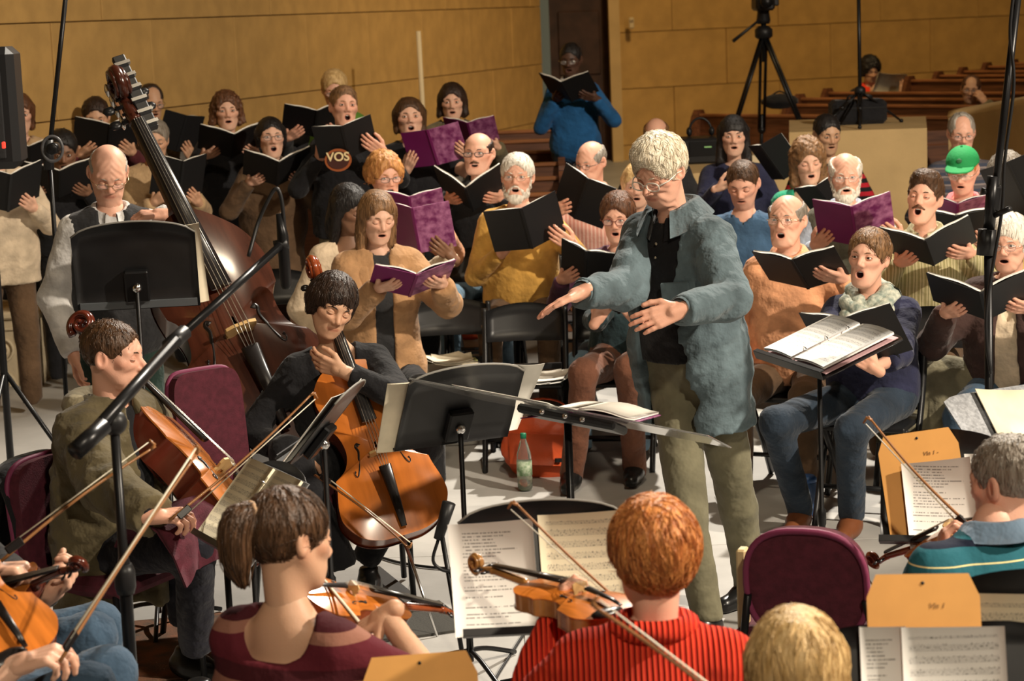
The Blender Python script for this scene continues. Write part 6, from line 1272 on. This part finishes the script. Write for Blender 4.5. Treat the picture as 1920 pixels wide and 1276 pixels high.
# loudspeaker on its stand
p = at(-8, 200, 9.9); o = empty('loudspeaker', (p[0]-.08, p[1]+.1, 1.67)); tag(o, 'black loudspeaker cut by the left edge with small red light', 'loudspeaker'); q = MB(); q.box((0, 0, .27), (.34, .32, .56), Rz(.1), ch=.035); q.build('cabinet', BLACKPL, o); q = MB(); q.box((-.01, -.165, .24), (.27, .012, .40), Rz(.1), ch=.01); q.build('grille', mat('grille', (.02, .02, .022), .6, bump=.4, bs=400), o)
pr = at(7, 272, 9.72); q = MB(); q.box(pr-A(p[0]-.08, p[1]+.1, 1.67), (.014, .02, .03), ch=.003); q.build('power_light', mat('red_led', (.9, .05, .03), .4, emit=1.2), o)
os_ = empty('speaker_stand', (p[0]-.08, p[1]+.1, 0)); tag(os_, 'black tripod stand under the loudspeaker', 'speaker stand'); q = MB(); q.tube([(0, 0, .1), (0, 0, 1.66)], .018, 10); q.build('pole', BLACKM, os_)
for k in range(3): t = .2+2.094*k; q = MB(); q.tube([(0, 0, .7), (.4*math.cos(t), .4*math.sin(t), .014)], .012, 7); q.build('leg', BLACKM, os_)
# ------------------------------------------------------------------ camera tripod, light stand, case, mixer
def tripod(label, top, feet, hub_z, cat='tripod', name='camera_tripod', cam_=True, k=1.0):
    base = A(top[0], top[1], min(f[2] for f in feet)); o = empty(name, base); tag(o, label, cat); top = np.asarray(top)-base; hub = A(top[0], top[1], hub_z-base[2])
    for f in feet:
        f = np.asarray(f)-base; u = hub+(f-hub)*.5; sd = nrm(np.cross(f-hub, A(0, 0, 1)))*.022*k; q = MB(); q.tube([hub+sd, u+sd], .014*k, 7); q.tube([hub-sd, u-sd], .014*k, 7); q.tube([u-(f-hub)*.08, f], .016*k, 8); q.sphere(u, .036*k, 10); q.sphere(f, .03*k, 8); q.build('leg', BLACKM, o)
    q = MB(); q.tube([hub-A(0, 0, .24), top], .022*k+.002, 10); q.build('centre_column', BLACKM, o); q = MB(); q.lathe([(.05*k, -.05*k), (.075*k, -.03*k), (.075*k, .03*k), (.04*k, .06*k)], 16, T=(np.eye(3), hub)); q.build('shoulder', BLACKPL, o)
    if cam_:
        q = MB(); q.lathe([(.05, 0), (.06, .03), (.05, .10), (.055, .11)], 14, T=(np.eye(3), top-A(0, 0, .11))); q.build('pan_head', BLACKPL, o); q = MB(); q.tube([top-A(0, .02, .05), top+A(-.27, -.12, -.24)], [.010, .016], 8); q.build('pan_handle', BLACKPL, o)
    return o
d = 18.0; tp_ = at(1431, 20, d); tripod('tall black camera tripod standing in front of the right pews', tp_, [A(*at(1312, 420, d-.2)[:2], .36), A(*at(1588, 420, d-.5)[:2], .36), A(*at(1424, 400, d+.7)[:2], .38)], at(1427, 62, d)[2])
o = empty('video_camera', tp_); tag(o, 'black video camera on the tall tripod cut by the top edge', 'camera'); q = MB(); q.box((.0, 0, .06), (.16, .34, .12), ch=.02); q.build('body', BLACKPL, o); q = MB(); q.tube([(0, -.17, .07), (0, -.28, .07)], .05, 14); q.build('lens', BLACKM, o); MB().box((.10, -.02, .07), (.05, .12, .07), ch=.01).build('grip', BLACKPL, o)
d = 15.6; hz_ = at(1611, 170, d); tripod('black light stand on the cream parapet', at(1609, -60, d), [A(*at(1546, 228, d-.1)[:2], ZP+.012), A(*at(1690, 230, d+.1)[:2], ZP+.012), A(*at(1612, 244, d-.5)[:2], ZP+.012)], hz_[2], 'light stand', 'light_stand', False, .55)
pc = at(1608, 236, 15.75); o = empty('equipment_case', (pc[0], pc[1], ZP)); tag(o, 'black soft equipment case on the cream parapet', 'case'); MB().box((0, 0, .09), (.40, .26, .18), ch=.03).build('body', C_['black'], o); q = MB(); q.tube(smooth_pts([(-.09, -.10, .18), (-.07, -.12, .21), (.07, -.12, .21), (.09, -.10, .18)], 5), .009, 7); q.build('handle', BLACKPL, o); MB().box((0, -.132, .12), (.36, .006, .012)).build('zip', BLACKM, o)
pm = at(1328, 268, 15.2); o = empty('audio_rack', (pm[0], pm[1], ZLP)); tag(o, 'black audio mixing gear on the low platform behind the conductor', 'audio gear'); MB().box((0, 0, .09), (.44, .34, .18), ch=.015).build('case', BLACKPL, o); MB().box((.02, -.174, .11), (.34, .01, .10)).build('front_panel', BLACKM, o); MB().box((-.02, -.181, .12), (.05, .004, .010)).build('display', mat('rack_display', (.25, .5, .2), .4, emit=.12), o)
for k in range(4): q = MB(); q.lathe([(.012, 0), (.010, .014)], 10, T=(Rx(pi/2), A(.06+.03*k, -.178, .09))); q.build('knob', CHROME, o)
pm = at(1300, 245, 15.3); o = empty('headphones', (pm[0]+.05, pm[1], ZLP+.18)); tag(o, 'black headphones resting on the audio gear', 'headphones'); t = np.linspace(0, pi, 13); q = MB(); q.tube(np.c_[.08*np.cos(t), 0*t, .03+.10*np.sin(t)], .009, 7); q.build('headband', BLACKPL, o)
for s_ in (-1, 1): q = MB(); q.sphere((s_*.08, 0, .035), (.022, .035, .035), 10); q.build('ear_cup', BLACKPL, o)
pm = at(1428, 292, 14.9); o = empty('junction_box', (pm[0], pm[1], ZLP)); tag(o, 'cream junction box with cable on the low platform', 'box'); MB().box((0, 0, .03), (.22, .12, .06), ch=.01).build('housing', mat('box_cream', (.62, .52, .34), .5), o); q = MB(); q.tube(smooth_pts([(.1, 0, .05), (.2, -.05, .08), (.3, -.05, .04), (.42, -.1, .02)], 5), .008, 6); q.build('cable', mat('cable_grey', (.4, .38, .33), .5), o)
q = MB(); q.sphere((0, 0, .06), (.17, .10, .07), 14); pm = at(1462, 190, 19.2); o = q.build('cloth_bag', C_['black']); o.location = (pm[0], pm[1], pm[2]-.06); tag(o, 'small dark bag on the nearest pew rail behind the tripod', 'bag'); q = MB(); q.tube(smooth_pts([(-.08, 0, .11), (0, 0, .15), (.08, 0, .11)], 4), .008, 6); q.build('handle', C_['black'], o)
# ------------------------------------------------------------------ floor things
def cable(label, pts, r=.006, m=None): q = MB(); p = np.array([atz(x, y, r+.003) for x, y in pts]); q.tube(smooth_pts(p, 8), r, 7); tag(q.build('cable', m or BLACKPL), label, 'cable', 'cables on the floor')
cable('black cable curving from the cello across the bright floor', [(690, 1035), (740, 1052), (800, 1062), (860, 1066)]); cable('thin black cable trailing under the violin stand', [(990, 1175), (965, 1215), (935, 1262), (905, 1320)], .005); cable('black cable looped near the cellist\'s shoes', [(620, 1030), (640, 1018), (655, 1030), (690, 1040)])
p0, p1 = atz(700, 1068, .01), atz(788, 1140, .01); q = MB(); q.box((p0+p1)/2, (.075, np.linalg.norm(p1-p0)+.06, .014), frame(z=A(0, 0, 1), y=p1-p0), ch=.003); o = q.build('endpin_board', mat('dark_board', (.045, .042, .04), .6)); tag(o, 'dark endpin strap board on the floor below the orange cello', 'board'); q = MB(); q.lathe([(.035, .0), (.035, .02), (.012, .035)], 14, T=(np.eye(3), A(p1[0], p1[1], .012))); q.build('endpin_cup', BLACKPL, o)
pm = atz(735, 1170, .003); q = MB(); q.box((0, 0, .004), (.52, .42, .008), Rz(.35)); o = q.build('floor_shade_patch', mat('floor_shade_patch', (.05, .048, .042), .9, bump=.3, bs=120)); o.location = (pm[0], pm[1], 0.003); tag(o, 'dark sheet put in as shadow on the bright floor left of the violin stand', 'mat')  # thin dark sheet standing in for the shadow on the floor here
pm = atz(262, 1225, .0); q = MB(); q.box((0, 0, .004), (.9, .8, .008), Rz(.2)); o = q.build('rug', mat('rug_pattern', (.26, .10, .05), .95, col2=(.07, .06, .045), vs=9, bump=.3, bs=120)); o.location = (pm[0]-.1, pm[1], 0.003); tag(o, 'patterned rust coloured rug under the left cellist', 'rug')
pm = atz(868, 1215, 0); o = empty('clip_microphone', at(840, 940, 6.6)); tag(o, 'black instrument microphone beside the orange cello', 'microphone'); b = at(840, 940, 6.6); q = MB(); q.tube([at(842, 942, 6.6)-b, at(822, 1010, 6.6)-b], [.022, .016], 12); q.build('body', BLACKPL, o); q = MB(); q.tube(smooth_pts([at(822, 1010, 6.6)-b, at(812, 1050, 6.6)-b, at(830, 1068, 6.6)-b, at(858, 1070, 6.6)-b], 5), .006, 6); q.build('cable', BLACKPL, o); q = MB(); q.tube([at(828, 1000, 6.6)-b, A(.05, .05, -b[2]+.02)], .008, 8); q.build('short_stand', BLACKM, o); q = MB(); q.lathe([(.09, 0), (.09, .012), (.02, .025)], 18, T=(np.eye(3), A(.05, .05, -b[2]+.004))); q.build('base', BLACKM, o)

q = MB(); u = np.linspace(-1, 1, 15); rows = []
kc = at(322, 1000, 6.72)
for k, (dx, dz) in enumerate(((-.13, -.02), (-.07, .055), (0, .075), (.07, .05), (.11, -.02), (.125, -.09))):
    rows.append(np.stack([dx+u*.0+.02*np.sin(u*4+k), u*.15+.01*np.sin(k*1.3), dz+.012*np.sin(u*6+k)-.03*(k > 4)*np.abs(u)], -1))
q.sheet(np.stack(rows) @ Rz(math.radians(-25)).T, .010); o = q.build('lap_cloth', MAR); o.location = kc; tag(o, 'maroon cloth draped over the left cellist\'s thigh', 'cloth')

for key, lb, yw, tpz in (('resting chin', 'maroon chair under the cellist in the black top', 6, .80), ('brown ponytail', 'maroon chair under the violinist with the ponytail', 150, .74), ('short red hair', 'maroon chair under the violinist in the red sweater', 172, .74), ('long blond hair', 'maroon chair under the blond violinist', 178, .74), ('teal striped polo', 'maroon chair under the man in the striped polo', -158, .70),
                        ('left edge resting', 'maroon chair under the violinist in jeans at the left edge', 72, .74), ('bottom left corner gripping', 'maroon chair under the violinist at the bottom left corner', 65, .74)):
    po = [x for x in PEOPLE if key in x['label']][0]; a = math.radians(yw); uphol(lb, np.array(po.location)+A(math.sin(a), -math.cos(a), 0)*.04, yw, 0, .40, .28, 6, tpz, round_=.4)
